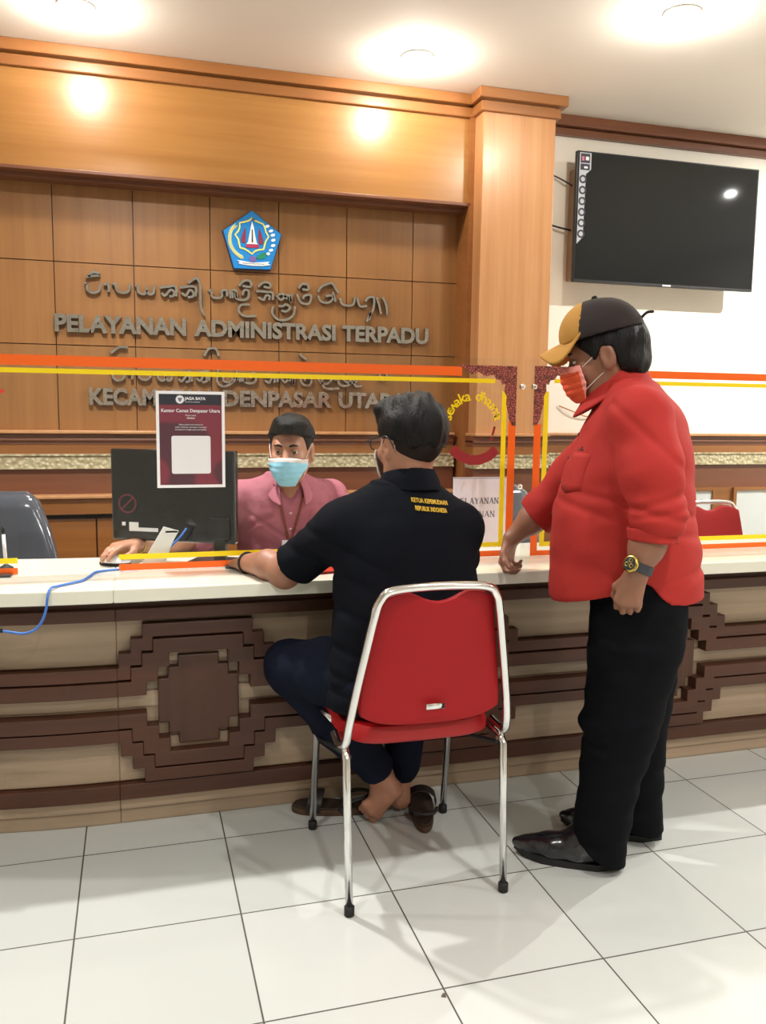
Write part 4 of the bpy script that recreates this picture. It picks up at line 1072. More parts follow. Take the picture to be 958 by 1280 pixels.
M_HAIR = mat('black_hair', srgb(13, 12, 12), .55, bump=.9, bscale=190, stretch=(1, 1, .22), spec=.22)
M_FADE = mat('cropped_hair', srgb(40, 32, 29), .85, bump=.3, bscale=500, spec=.15)
M_EYEW = mat('eye_white', srgb(226, 220, 214), .25); M_IRIS = mat('brown_iris', srgb(34, 22, 16), .2)
def eyes(person, H, look=(0, 0)):
    for w in (1, -1):
        c = H.p(.0822, w * .0315, .0030); r = .0112 * H.sc
        mb = MB(); n = 16
        fw = H.R @ np.array([1, look[0], look[1]]); fw /= np.linalg.norm(fw)
        mb.lathe([(max(1e-5, r * math.sin(a)), -r * math.cos(a)) for a in [k * PI / 12 for k in range(13)]], c, 20, ax=fw)
        e = child_mb('eye', mb, M_EYEW, person)
        mb = MB(); mb.lathe([(max(1e-5, (r + .0004) * math.sin(a)), (r + .0004) * math.cos(a)) for a in [k * .62 / 6 for k in range(7)]], c, 20, ax=fw)
        i = obj('iris', mb, M_IRIS, None, smooth=True); i.parent = e
        for nm, a0, a1 in (('upper_eyelid', 8, 88), ('lower_eyelid', -88, -26)):
            vs, fs = [], []
            for ii in range(7):
                for k in range(13):
                    la = math.radians(a0 + (a1 - a0) * ii / 6) - (.12 * math.cos(math.radians(-90 + 15 * k)) - .06) * (1 if a0 > 0 else -1) * (1 - (ii / 6 if a0 > 0 else 1 - ii / 6)) * -1; lo = math.radians(-90 + 15 * k); rr = r + .0016
                    d = H.R @ np.array([math.cos(la) * math.cos(lo), math.cos(la) * math.sin(lo), math.sin(la)]); vs.append(tuple(np.array(c) + d * rr))
            for ii in range(6):
                for k in range(12): a = ii * 13 + k; fs.append((a, a + 1, a + 14, a + 13))
            mb = MB(); mb.add(vs, fs); q = obj(nm, mb, person.data.materials[0], None, smooth=True); q.parent = e
            so = q.modifiers.new('t', 'SOLIDIFY'); so.thickness = .0008
def brows(person, H, m_):
    for w in (1, -1):
        mb = MB(); mb.tube([H.p(.097, w * .014, .0235), H.p(.0985, w * .028, .0285), H.p(.089, w * .046, .0255)], [.0036, .0044, .0020], 8); child_mb('eyebrow', mb, m_, person)
def ear_loops(person, H, m_, top, bot, names='mask_loop'):
    for w in (1, -1):
        mb = MB(); mb.tube(catmull([H.p(top[0], w * top[1], top[2]), H.p(.030, w * .077, .004), H.p(.002, w * .082, .026), H.p(-.020, w * .080, .018), H.p(-.027, w * .076, -.008), H.p(-.014, w * .077, -.038), H.p(.02, w * .072, -.050), H.p(bot[0], w * bot[1], bot[2])], 5), .0013, 6)
        child_mb(names, mb, m_, person)

# ---------------------------------------------------------------- the standing visitor in red
def man():
    O = Vector((1.447, -.338, 0)); fr = Matrix.Translation(O) @ Matrix.Rotation(math.atan2(.533, -.846), 4, 'Z')
    SK = skin('brown_skin', srgb(138, 94, 72))
    H = Head((.030, 0, 1.432), 0, math.radians(15), .98)
    # arm joints
    shL, elL, wrL = (-.065, .195, 1.262), (-.118, .250, 1.020), (-.078, .268, .886)
    shR, elR, wrR = (-.035, -.190, 1.262), (.165, -.215, 1.015), (.297, -.205, .882)
    B = Solid()
    H.build(B)
    B.add(cap((-.040, 0, 1.28), (.010, 0, 1.40), .064, .056), .03)
    TK = [(.735, -.050, 0, .210, .208), (.80, -.048, 0, .210, .212), (.90, -.042, 0, .206, .214), (1.0, -.034, 0, .196, .211), (1.10, -.042, 0, .176, .206), (1.18, -.052, 0, .160, .200), (1.25, -.055, 0, .136, .190), (1.30, -.055, 0, .110, .155), (1.335, -.045, 0, .082, .105)]
    B.add(loft([(z, a, b, c - .022, d - .022) for z, a, b, c, d in TK if z > .85]), .04)
    for sh, el, wr in ((shL, elL, wrL), (shR, elR, wrR)):
        B.add(cap((-.05, sh[1] * .5, 1.29), sh, .05, .055), .04)
        B.chain([sh, el, tuple(np.array(el) * .45 + np.array(wr) * .55), wr], [.055, .043, .040, .0275], .03)
    # left hand: loose fist at the trouser pocket
    hand(B, (-.074, .270, .876), (.24, .0, -1), (.25, 1, .12), -1, [(.75, 1.45, .9), (.70, 1.45, .9), (.70, 1.40, .9), (.70, 1.4, .9)], [((.035, .022, -.012), .0135, .0115), ((.030, .002, -.020), .0112, .0095), ((.018, -.012, -.012), .0095, .008)], .92)
    # right hand resting on the counter edge
    hand(B, (.303, -.204, .880), (.16, .02, -1), (.9, -.45, .1), 1, [(.75, .95, .5), (.85, 1.0, .5), (.9, 1.05, .6), (1.0, 1.1, .6)], [((.030, .026, -.012), .013, .011), ((.026, .010, -.022), .011, .0095), ((.014, .002, -.020), .0095, .008)], .92)
    LEGN = [(.06, -.016, .100, .056, .056), (.234, -.030, .10, .075, .072), (.45, -.058, .095, .092, .085), (.66, -.085, .09, .112, .100), (.80, -.09, .07, .12, .11), (.86, -.08, .05, .12, .13)]
    LEGF = [(.06, -.118, -.105, .056, .056), (.17, -.114, -.105, .066, .066), (.37, -.110, -.10, .078, .08), (.60, -.100, -.095, .105, .098), (.80, -.085, -.07, .12, .11), (.86, -.08, -.05, .12, .13)]
    for K in (LEGN, LEGF): B.add(loft([(z, a, b, c - .016, d - .016) for z, a, b, c, d in K]), .03)
    for c, l in ((0.0, .10), (-.115, -.108)): B.chain([(c - .02, l, .07), (c + .03, l, .05), (c + .10, l, .035)], [.034, .034, .026], .02)
    body = solid_obj('person', B, (-.36, -.36, -.02), (.46, .38, 1.60), .0048, SK, fr)
    tag(body, 'standing man in red shirt, black trousers and brown cap, one hand on the counter', 'person')
    # trousers
    T = Solid()
    TN = [(.010, -.008, .100, .082, .074), (.08, -.010, .100, .080, .074), (.234, -.029, .10, .083, .080), (.42, -.056, .095, .106, .095), (.55, -.072, .092, .118, .105), (.66, -.086, .09, .131, .112), (.77, -.084, .08, .126, .112), (.88, -.075, .05, .140, .13)]
    TF = [(.040, -.116, -.105, .076, .074), (.17, -.114, -.105, .072, .076), (.37, -.107, -.10, .086, .09), (.60, -.098, -.095, .118, .108), (.77, -.084, -.08, .126, .112), (.88, -.075, -.05, .140, .13)]
    T.add(loft(TN), .02); T.add(loft(TF), .03)
    T.add(ell((-.105, .08, .74), (.100, .095, .11)), .04); T.add(ell((-.105, -.08, .74), (.100, .095, .11)), .04)
    w1 = waves(38, 3, (.7, .7, 1.6)); w2 = waves(85, 5, (.5, .5, 1.3))
    T.post = lambda P, d: .0035 * w1(P) * np.clip(1.2 - P[:, 2], .3, 1) + .0012 * w2(P) + -.012 * np.exp(-((P[:, 2] - .425) / .026) ** 2) * np.clip((P[:, 0] + .03) * 14, 0, 1) + .009 * np.exp(-((P[:, 2] - .375 - .2 * P[:, 0]) / .014) ** 2) * np.clip((P[:, 0] + .05) * 12, 0, 1) + .004 * np.exp(-((P[:, 2] - .67 - .15 * P[:, 0]) / .02) ** 2) * np.sin(25 * P[:, 1])
    T.keep(lambda P: np.where(P[:, 1] > -.005, .030 + .50 * (P[:, 0] + .045), -1) - P[:, 2], .003)
    # hollow at the cuffs
    T.sub(loft([(-.06, -.008, .100, .066, .060), (.055, -.010, .100, .064, .060), (.11, -.014, .10, .050, .050)]), .004)
    T.sub(loft([(-.02, -.116, -.105, .062, .060), (.07, -.116, -.105, .058, .058), (.09, -.116, -.105, .04, .04)]), .004)
    solid_obj('trousers', T, (-.30, -.26, -.01), (.16, .26, .92), .0045, cloth('black_trousers', srgb(13, 14, 18), .3, 7, stretch=(1, 1, .6)), fr, body)
    # shirt
    S = Solid(); S.add(loft([(z - (.012 if z < .74 else 0), a, b, c, d) for z, a, b, c, d in TK] + [(1.36, -.035, 0, .075, .085)]), .02)
    for sh in (shL, shR): S.add(cap((-.05, sh[1] * .35, 1.305), sh, .055, .072), .05)
    AL = Solid().chain([shL, (-.100, .245, 1.13), (-.118, .252, 1.03), (-.108, .256, .955)], [.078, .074, .066, .056], .035)
    R1 = (.115, -.205, 1.085); R2 = (.212, -.212, .966)
    AR = Solid().chain([shR, R1, R2, (.235, -.212, .936)], [.078, .070, .058, .054], .035)
    axL = np.array((-.108, .256, .955)) - np.array((-.118, .252, 1.03)); axR = np.array(R2) - np.array(R1)
    cutL = plane((-.14, .05, -1), np.dot(np.array((-.14, .05, -1)) / np.linalg.norm((-.14, .05, -1)), (-.105, .255, .968)))
    nR = axR / np.linalg.norm(axR); cutR = plane(nR, nR @ np.array((.222, -.212, .953)))
    torso = loft(TK)
    hem_f = [-.30, -.22, -.165, -.14, -.115, -.095, -.06, .0, .05, .18]; hem_z = [.780, .774, .780, .800, .830, .842, .815, .795, .778, .740]
    wv = waves(30, 11, (.8, .8, 1.5)); wv2 = waves(70, 12, (.6, .6, 1.3))
    def folds(P, d):
        f, l, z = P[:, 0], P[:, 1], P[:, 2]
        a = .0022 * wv(P) + .0009 * wv2(P)
        g = lambda c, s: np.exp(-(c / s) ** 2)
        # creases: across the belly, under the chest, at the elbow and below the waist
        a += .0060 * g(z - 1.045 - .32 * (f + .02) + .02 * np.sin(9 * f), .011) * np.clip((l + .05) * 8, 0, 1) * np.clip((.12 - f) * 12, 0, 1)
        a += .0045 * g(z - 1.005 - .25 * f, .012) * np.clip((l + .05) * 8, 0, 1)
        a += .0032 * g(z - .865 - .05 * np.sin(12 * f), .012) * np.clip(.5 - 5 * f, 0, 1) + .0035 * g(z - .82 + .30 * (f + .1), .012)
        a += .005 * g(z - 1.06 + .35 * (f + .12), .010) * np.clip((l - .19) * 30, 0, 1) + .004 * g(z - 1.03 + .2 * (f + .12), .009) * np.clip((l - .19) * 30, 0, 1)
        a += .004 * g(z - 1.18 - .9 * (f + .13), .014) * np.clip((l - .15) * 20, 0, 1)
        return a
    band = lambda P: np.interp(P[:, 0], hem_f, hem_z)
    def shirt(P):
        w = folds(P, None); tor = torso(P); hem = (band(P) - P[:, 2]) * .85
        d_s = smin(smin(S(P), np.maximum(AL(P), cutL(P)), .035), np.maximum(AR(P), cutR(P)), .035) + w
        d_s = np.maximum(d_s, hem)
        inner = np.maximum(tor + .012 + w, P[:, 2] - .84)
        d_s = np.maximum(d_s, -inner)
        # neck opening, V at the front
        nk = ell((.004, 0, 1.385), (.068, .064, .055))(P); v = rbox((.075, 0, 1.30), (.05, .014, .055), .01)(P)
        return np.maximum(np.maximum(d_s, -nk), -v)
    RED = cloth('red_shirt', srgb(164, 42, 37), .22, 7, .8)
    shirt_o = solid_obj('shirt', shirt, (-.31, -.33, .71), (.34, .36, 1.42), .0048, RED, fr, body)
    # rolled cuffs
    for nm, c, n_, r in (('rolled_cuff', np.array((-.107, .2555, .974)), np.array((-.14, .05, -1.0)), .0575), ('rolled_cuff', np.array((.216, -.212, .960)), nR, .0585)):
        n_ = n_ / np.linalg.norm(n_); u = np.cross(n_, (0, 1, 0)); u /= np.linalg.norm(u); w = np.cross(n_, u)
        R_ = np.stack([u, w, n_], 1); wq = waves(60, 8)
        fn = lambda P, c=c, R_=R_, r=r: np.maximum(np.abs(np.sqrt(((((P - c) @ R_)[:, :2]) ** 2).sum(1)) - (r - .003)) - .0075, np.abs(((P - c) @ R_)[:, 2] + .18 * ((P - c) @ R_)[:, 0]) - .017) + .0016 * wq(P)
        q = solid_obj(nm, fn, c - .11, c + .11, .0042, RED, fr, None); q.matrix_basis = Matrix.Identity(4); q.parent = shirt_o
    # collar: two leaves standing round the neck
    def collar(P):
        f, l, z = P[:, 0] - .002, P[:, 1], P[:, 2]
        a = np.arctan2(l, f); tilt = z - (1.352 + .038 * -np.cos(a)); rr = np.sqrt((f / .080) ** 2 + (l / .078) ** 2)
        prof = np.abs((rr - 1) * .078 + tilt * .55) - .0045
        up = tilt - .034; lo = -tilt - .030 - .030 * np.clip(np.cos(a) - .2, 0, 1)
        gap = (.050 - np.abs(a)) * .07 + np.clip(-tilt, 0, 1) * .12
        return np.maximum(np.maximum(prof, np.maximum(up, lo)), np.maximum(gap, -9))
    q = solid_obj('collar', collar, (-.16, -.16, 1.24), (.17, .16, 1.46), .0045, RED, fr, None); q.matrix_basis = Matrix.Identity(4); q.parent = shirt_o
    # placket buttons and small chest emblem
    def sub(mb, nm, m_, par, smooth=True):
        o = obj(nm, mb, m_, None, smooth=smooth); o.parent = par; return o
    def onshirt(l, z):
        P = np.array([[.30, l, z]])
        for _ in range(80): P[0, 0] -= float(np.clip(shirt(P)[0], -.01, .02)) * .7
        return P[0, 0]
    for z in (1.215, 1.15, 1.08, .99):
        mb = MB(); mb.lathe([(.0001, .0035), (.0055, .003), (.006, 0)], (onshirt(.020, z) - .0005, .020, z), 14, ax=(.9, .1, .35)); sub(mb, 'button', mat('dark_button', srgb(60, 24, 24), .4), shirt_o)
    mb = MB(); Q = []
    for dl, dz, hw, hh in ((0, 0, .012, .0016), (.002, .005, .0022, .004)):
        c_ = [(.112 + dl - hw, 1.176 + dz - hh), (.112 + dl + hw, 1.176 + dz - hh), (.112 + dl + hw, 1.176 + dz + hh), (.112 + dl - hw, 1.176 + dz + hh)]
        vs = [(onshirt(l_, z_) + .0016, l_, z_) for l_, z_ in c_]; vs += [(v_[0] - .003, v_[1], v_[2]) for v_ in vs]
        mb.add(vs, [(0, 1, 2, 3), (7, 6, 5, 4), (0, 4, 5, 1), (1, 5, 6, 2), (2, 6, 7, 3), (3, 7, 4, 0)])
    sub(mb, 'chest_emblem', mat('dark_stitching', srgb(40, 26, 30), .7), shirt_o, False)
    # breast pocket: a patch of the same cloth with a stitched rim
    pk = MB(); npk = 9; vs = []; fs = []
    for i in range(npk):
        for k in range(npk):
            l_ = .072 + .085 * k / (npk - 1); z_ = 1.070 + .098 * i / (npk - 1) - (.012 * (1 - abs(k - 4) / 4) if i == 0 else 0); vs.append((onshirt(l_, z_) + .0022, l_, z_))
    n0 = len(vs); vs += [(v_[0] - .006, v_[1], v_[2]) for v_ in vs]
    for i in range(npk - 1):
        for k in range(npk - 1): q_ = i * npk + k; fs += [(q_, q_ + 1, q_ + npk + 1, q_ + npk), (n0 + q_, n0 + q_ + npk, n0 + q_ + npk + 1, n0 + q_ + 1)]
    rim = [k for k in range(npk)] + [i * npk + npk - 1 for i in range(1, npk)] + [(npk - 1) * npk + k for k in range(npk - 2, -1, -1)] + [i * npk for i in range(npk - 2, 0, -1)]
    for i in range(len(rim)): fs.append((rim[i], n0 + rim[i], n0 + rim[(i + 1) % len(rim)], rim[(i + 1) % len(rim)]))
    pk.add(vs, fs); sub(pk, 'breast_pocket', RED, shirt_o)
    # belt of leather shoes
    LEA = mat('black_polished_leather', srgb(20, 20, 24), .22, coat=.6, bump=.15, bscale=30); SOLE = mat('black_sole', srgb(14, 14, 14), .6)
    for c, l in ((0.0, .10), (-.118, -.108)):
        K = Solid(); K.chain([(c - .035, l, .052), (c + .05, l, .050), (c + .12, l - .002, .036), (c + .185, l - .004, .030), (c + .222, l - .006, .033)], [.038, .043, .038, .024, .012], .03)
        K.add(cap((c - .01, l, .09), (c + .03, l, .085), .040), .03)
        K.keep(lambda P: .016 - P[:, 2], .004); wq = waves(90, 4); K.post = lambda P, d: .0012 * wq(P) * (P[:, 0] > c + .05)
        sh = solid_obj('shoe', K, (c - .12, l - .09, -.01), (c + .27, l + .09, .15), .004, LEA, fr, body)
        mb = MB(); o_ = []
        for k in range(40):
            a = 2 * PI * k / 40; x = math.cos(a); ff = c + .078 + .150 * x; hw = np.interp(x, [-1, -.6, 0, .45, .8, 1], [.0, .036, .042, .040, .024, .0]); o_.append((ff, l + hw * (1 if math.sin(a) >= 0 else -1) * (1 if 0 < k < 40 and k != 20 else 0)))
        n = len(o_); zt = [.0 + .016 * max(0, (p[0] - c - .13) / .10) ** 2 for p in o_]
        vs = [(a, b, z) for (a, b), z in zip(o_, zt)] + [(a, b, .019 + z) for (a, b), z in zip(o_, zt)]
        mb.add(vs, [tuple(range(n - 1, -1, -1)), tuple(range(n, 2 * n))] + [(i, (i + 1) % n, n + (i + 1) % n, n + i) for i in range(n)])
        s_ = obj('shoe_sole', mb, SOLE, None); s_.parent = sh
    # hair
    hf = H.hair((-.016, 0, .022), (.112, .0905, .105), [-.13, -.06, -.035, -.022, .008, .030, .045, .075, .12], [-.085, -.092, -.078, .012, .020, -.012, .012, .045, .07], .0022, 3)
    nape = H.e((-.062, 0, -.038), (.052, .078, .052)); wn = waves(140, 9, (1, 1, .3))
    def hair(P):
        q = H.loc(P); d = smin(hf(P), np.maximum(np.maximum(nape(P) + .0022 * wn(P), q[:, 0] + .022), -(q[:, 2] + .088)), .02)
        return np.maximum(d, q[:, 2] - .064)
    solid_obj('hair', hair, H.c - .17, H.c + .17, .0042, M_HAIR, fr, body)
    # cap
    CE0 = H.e((-.006, 0, .052), (.114, .097, .108)); CE1 = H.e((.040, 0, .090), (.070, .074, .066)); CE = lambda P: smin(CE0(P), CE1(P), .03); wc = waves(45, 2)
    def crown(P):
        q = H.loc(P); d = CE(P) + .0018 * wc(P)
        d = np.maximum(d, (.056 - q[:, 2]) * H.sc)
        return np.maximum(d, -(H.e((-.004, 0, .052), (.108, .089, .104))(P)))
    capo = solid_obj('cap', crown, H.c + (-.17, -.15, -.05), H.c + (.2, .15, .22), .004, [mat('dark_brown_cloth', srgb(36, 26, 25), .9, bump=.2, bscale=600), mat('mustard_cloth', srgb(176, 128, 54), .85, bump=.2, bscale=600)], fr, body,
                     split=lambda C: ((H.loc(C)[:, 0] + .31 * (H.loc(C)[:, 2] - .06)) > .060).astype(int))
    def visor(P):
        q = H.loc(P); h, w, v = q[:, 0], q[:, 1], q[:, 2]
        vs = .066 - 10.0 * w * w * np.clip((h - .05) / .09, 0, 1.2) - .20 * (h - .09) - 1.0 * np.clip(h - .12, 0, 1) ** 2
        el_ = (np.sqrt(((h - .070) / .108) ** 2 + (w / .088) ** 2) - 1) * .08
        inn = (1 - np.sqrt(((h + .004) / .106) ** 2 + (w / .090) ** 2)) * .08
        return np.maximum(np.maximum(np.abs(v - vs) - .0045, el_), inn)
    q = solid_obj('visor', visor, H.c + (-.02, -.13, -.08), H.c + (.23, .13, .13), .0029, mat('mustard_cloth', None), fr, None); q.matrix_basis = Matrix.Identity(4); q.parent = capo
    mb = MB(); mb.lathe([(.0001, .008), (.006, .006), (.009, 0)], H.p(-.004, 0, .163), 14, ax=H.R @ V3(0, 0, 1)); q = obj('cap_button', mb, mat('dark_brown_cloth', None), None, smooth=True); q.parent = capo
    mb = MB(); mb.tube(catmull([H.p(-.112, .0, .075), H.p(-.132, .006, .086), H.p(-.150, .012, .082)], 4), [.004] * 8 + [.0015], 6); q = obj('strap_end', mb, mat('dark_brown_cloth', None), None, smooth=True); q.parent = capo
    # mask
    face = Solid(); H.build(face)
    fl = Solid(); fl.add(face, .01); fl.add(H.e((.058, 0, -.060), (.066, .050, .056)), .03)
    def mask(P):
        q = H.loc(P); h, w, v = q[:, 0], q[:, 1], q[:, 2]
        d = np.abs(fl(P) - .006) - .0028
        pl_ = .0024 * np.sin((v + .05 * w * 0) * 330); d = d + np.where((v < -.025) & (v > -.095), pl_ * .5, 0)
        top = v - (-.006 - .12 * (.11 - h)); bot = -.112 - v - .10 * (.10 - h); back = .066 + .25 * (-.064 - v) * (v < -.064) + .12 * np.clip(v + .064, 0, 1) - h
        return np.maximum(np.maximum(d, top), np.maximum(bot, back))
    solid_obj('face_mask', mask, H.c + (-.02, -.1, -.17), H.c + (.17, .1, .04), .0034, [mat('orange_mask', srgb(220, 82, 44), .8), mat('pale_mask_edge', srgb(236, 150, 140), .8)], fr, body,
              split=lambda C: ((H.loc(C)[:, 2] > -.024 - .12 * (.11 - H.loc(C)[:, 0])) | (H.loc(C)[:, 0] < .079)).astype(int))
    ear_loops(body, H, mat('white_elastic', srgb(226, 214, 206), .8), (.075, .058, -.022), (.080, .05, -.085))
    eyes(body, H); brows(body, H, M_HAIR)
    # wristwatch
    ax_ = np.array(wrL) - np.array((-.100, .259, .945)); ax_ /= np.linalg.norm(ax_); wc_ = np.array((-.080, .2675, .893))
    mb = MB(); mb.lathe([(.0325, -.012), (.0350, -.011), (.0350, .011), (.0325, .012)], wc_, 32, ax=ax_, ring=True)
    wa = child_mb('wristwatch', mb, mat('dark_watch_strap', srgb(44, 44, 50), .5), body, True, angle=40)
    n_ = np.array((.62, .78, .12)); n_ -= ax_ * (n_ @ ax_); n_ /= np.linalg.norm(n_); pc = wc_ + n_ * .033
    for nm, prof, m_ in (('watch_case', [(.019, 0), (.0215, .002), (.0215, .007), (.0185, .0095), (.0165, .0095)], M_GOLD), ('watch_dial', [(.0001, .0104), (.0170, .0102), (.0170, .0090), (.0001, .0090)], mat('watch_black', srgb(14, 14, 16), .3))):
        mb = MB(); mb.lathe(prof, pc, 28, ax=n_); q = obj(nm, mb, m_, None, smooth=True, angle=40); q.parent = wa
    u = np.cross(n_, ax_)
    for (a, b) in ((.007, .004), (-.007, .004), (0, -.008)):
        mb = MB(); mb.lathe([(.0040, .0100), (.0056, .0106), (.0052, .0110), (.0040, .0106)], pc + u * a + ax_ * b, 16, ax=n_, ring=True); q = obj('watch_subdial', mb, M_GOLD, None, smooth=True); q.parent = wa
    return body

# ---------------------------------------------------------------- the seated visitor in black
def client():
    O = Vector((.876, -.245, 0)); fr = Matrix.Translation(O) @ Matrix.Rotation(PI / 2, 4, 'Z')
    SK = skin('tan_skin', srgb(156, 108, 84))
    H = Head((.060, -.028, 1.186), math.radians(19), math.radians(6), 1.0)
    shL, elL, wrL = (.045, .170, .952), (.205, .302, .806), (.375, .392, .808)
    shR, elR, wrR = (.045, -.166, .942), (.150, -.205, .835), (.345, -.095, .812)
    TK = [(.455, -.035, 0, .150, .225), (.50, -.032, 0, .150, .228), (.58, -.025, 0, .150, .224), (.68, -.015, 0, .142, .213), (.80, .0, 0, .135, .206), (.90, .02, 0, .132, .205), (.97, .035, 0, .122, .195), (1.02, .045, 0, .105, .165), (1.06, .05, 0, .082, .105)]
    B = Solid(); H.build(B); B.add(cap((.045, -.012, 1.02), (.050, -.024, 1.14), .064, .060), .03)
    B.add(loft([(z, a, b, c - .018, d - .018) for z, a, b, c, d in TK if z > .56]), .04)
    for sh, el in ((shL, elL), (shR, elR)): B.add(cap((.045, sh[1] * .4, 1.01), sh, .05, .055), .04)
    B.chain([shL, elL], [.052, .044], .03); B.chain([elL, (.262, .342, .8215), wrL], [.0445, .041, .0275], .02)
    B.chain([shR, elR, wrR], [.052, .043, .028], .02)
    fl = [(.12, .22, .16)] * 4
    hand(B, (.385, .396, .806), (1, .10, -.10), (.0, .25, 1), 1 * -1, [(.10, .35, .25), (.08, .35, .25), (.10, .38, .25), (.15, .4, .3)], [((.034, .024, -.010), .0125, .011), ((.030, .010, -.004), .011, .0095), ((.022, .004, -.002), .0095, .008)], .95)
    hand(B, (.355, -.088, .808), (1, .25, -.10), (.0, -.2, 1), 1, fl, [((.034, .024, -.010), .0125, .011), ((.030, .010, -.004), .011, .0095), ((.022, .004, -.002), .0095, .008)], .95)
    hips = [(.00, .10, .540), (.00, -.10, .540)]; knL, knR = (.215, .284, .524), (.275, -.125, .545); anL, anR = (.205, .006, .165), (.285, -.085, .120)
    B.chain([hips[0], knL], [.085, .058], .03); B.chain([hips[1], knR], [.085, .058], .03)
    B.chain([knL, anL], [.055, .036], .02); B.chain([knR, anR], [.055, .034], .02)
    # bare left foot, sole towards us, resting on its toes
    hl, ba, tip = np.array((.186, -.030, .118)), np.array((.208, .030, .052)), np.array((.230, .048, .022))
    B.add(cap(anL, hl, .031, .027), .02); B.add(cap(hl, ba, .024, .016), .02); B.add(cap(anL, ba, .028, .016), .02)
    acr = np.cross(ba - hl, (1, 0, 0)); acr /= np.linalg.norm(acr); d = (tip - ba) / np.linalg.norm(tip - ba)
    for i, o_ in enumerate((-.030, -.016, -.002, .012, .029)):
        m_ = ba + acr * o_; B.add(cap(hl + (ba - hl) * .35, m_, .022, .0125), .012)
        B.add(cap(m_, m_ + d * (.034 if i == 4 else .026 + .0025 * i), .0112, .0105 if i == 4 else .0080), .003)
    # right foot behind it
    B.chain([anR, (.270, -.080, .045), (.345, -.066, .030), (.385, -.058, .016)], [.034, .028, .026, .013], .02)
    body = solid_obj('person', B, (-.26, -.34, -.01), (.52, .48, 1.36), .0048, SK, fr)
    tag(body, 'seated man in black polo shirt seen from behind, forearm resting on the counter', 'person')
    # trousers
    T = Solid()
    T.add(ell((-.03, 0, .545), (.165, .215, .080)), .02)
    T.chain([hips[0], (.11, .190, .534), knL], [.095, .088, .074], .04); T.chain([hips[1], knR], [.098, .074], .04)
    T.chain([knL, (.21, .15, .34), tuple(np.array(anL) * .93 + np.array(knL) * .07 + (0, 0, 0))], [.074, .066, .058], .03); T.chain([knR, (.285, -.10, .32), (.285, -.088, .150)], [.074, .064, .060], .03)
    w1 = waves(40, 21); w2 = waves(95, 22); T.post = lambda P, d: .0028 * w1(P) + .0010 * w2(P)
    T.sub(cap((.225, -.01, .085), (.205, .012, .135), .046), .004)
    solid_obj('trousers', T, (-.26, -.32, .06), (.44, .46, .70), .0055, cloth('navy_jeans', srgb(22, 26, 40), .3, 9), fr, body)
    # polo shirt
    S = Solid(); S.add(loft([(z, a, b, c, d) for z, a, b, c, d in TK] + [(1.075, .05, -.008, .075, .088)]), .02)
    for sh in (shL, shR): S.add(cap((.045, sh[1] * .35, 1.018), sh, .055, .072), .05)
    sl = (.178, .270, .838); AL = Solid().chain([shL, (.105, .206, .908), sl, (.20, .286, .810)], [.074, .066, .0560, .054], .035)
    sr = (.140, -.206, .845); AR = Solid().chain([shR, sr, (.165, -.20, .82)], [.072, .058, .056], .035)
    nL = np.array(sl) - np.array((.105, .206, .908)); nL /= np.linalg.norm(nL); cL = plane(nL, nL @ (np.array(sl) + nL * .012))
    nR = np.array(wrR) - np.array(elR); nR /= np.linalg.norm(nR); cR = plane(nR, nR @ np.array(elR) + .01)
    wv = waves(28, 31, (.8, .8, 1.4)); wv2 = waves(75, 32); tor = loft(TK); g = lambda c, s: np.exp(-(c / s) ** 2)
    def folds(P, d):
        f, l, z = P[:, 0], P[:, 1], P[:, 2]
        a = .0030 * wv(P) + .0010 * wv2(P)
        for z0, sl_, s_ in ((.87, .55, .012), (.80, .5, .014), (.72, .35, .013), (.63, .2, .012), (.56, .12, .012)): a += .0050 * g(z - z0 - sl_ * (l - .12), s_) * np.clip(l * 6, 0, 1)
        a += .005 * g(z - .60 + .3 * l, .014) + .004 * g(z - .53, .012)
        return a
    def polo(P):
        d = smin(smin(S(P), np.maximum(AL(P), cL(P)), .035), np.maximum(AR(P), cR(P)), .035) + folds(P, None)
        d = np.maximum(d, (.478 - .10 * np.clip(P[:, 0], 0, .2)) - P[:, 2])
        d = np.maximum(d, -ell((.056, -.016, 1.105), (.070, .068, .060))(P))
        return d
    BL = cloth('black_polo', srgb(17, 19, 25), .3, 7, .9)
    sh_o = solid_obj('polo_shirt', polo, (-.26, -.34, .43), (.30, .40, 1.13), .0050, BL, fr, body)
    def collar(P):
        f, l, z = P[:, 0] - .050, P[:, 1] + .020, P[:, 2]
        a = np.arctan2(l, -f); tilt = z - (1.080 + .016 * np.cos(a)); rr = np.sqrt((f / .080) ** 2 + (l / .080) ** 2)
        prof = np.abs((rr - 1) * .080 + tilt * .50 + .22 * np.clip(-tilt, 0, 1)) - .0048
        return np.maximum(np.maximum(prof, np.maximum(tilt - .026, -tilt - .034)), (np.abs(a) - 2.75) * .08)
    q = solid_obj('collar', collar, (-.10, -.16, 1.0), (.20, .14, 1.17), .0045, BL, fr, None); q.matrix_basis = Matrix.Identity(4); q.parent = sh_o
    # yellow lettering below the collar, laid on the cloth
    M_TX = mat('yellow_thread', srgb(214, 172, 40), .7)
    for body_, zz, wd in (('KETUA KEPEMUDAAN', 1.036, .108), ('REPUBLIK INDONESIA', 1.016, .094)):
        t = text_mesh('back_text', body_, .016, M_TX, None, (0, 0, 0), extrude=.0008, offset=.0003, rot=(PI / 2, 0, 0))
        xs = [v.co.x for v in t.data.vertices]; k = wd / (max(xs) - min(xs))
        co = np.array([(v.co.x * k, v.co.y, v.co.z) for v in t.data.vertices])
        l = -(co[:, 0] + .050); z = zz + co[:, 2] + .12 * (l + .02); P = np.stack([np.full(len(l), -.3), l, z], 1)
        for _ in range(60): P[:, 0] += np.clip(polo(P), -.01, .02) * .8
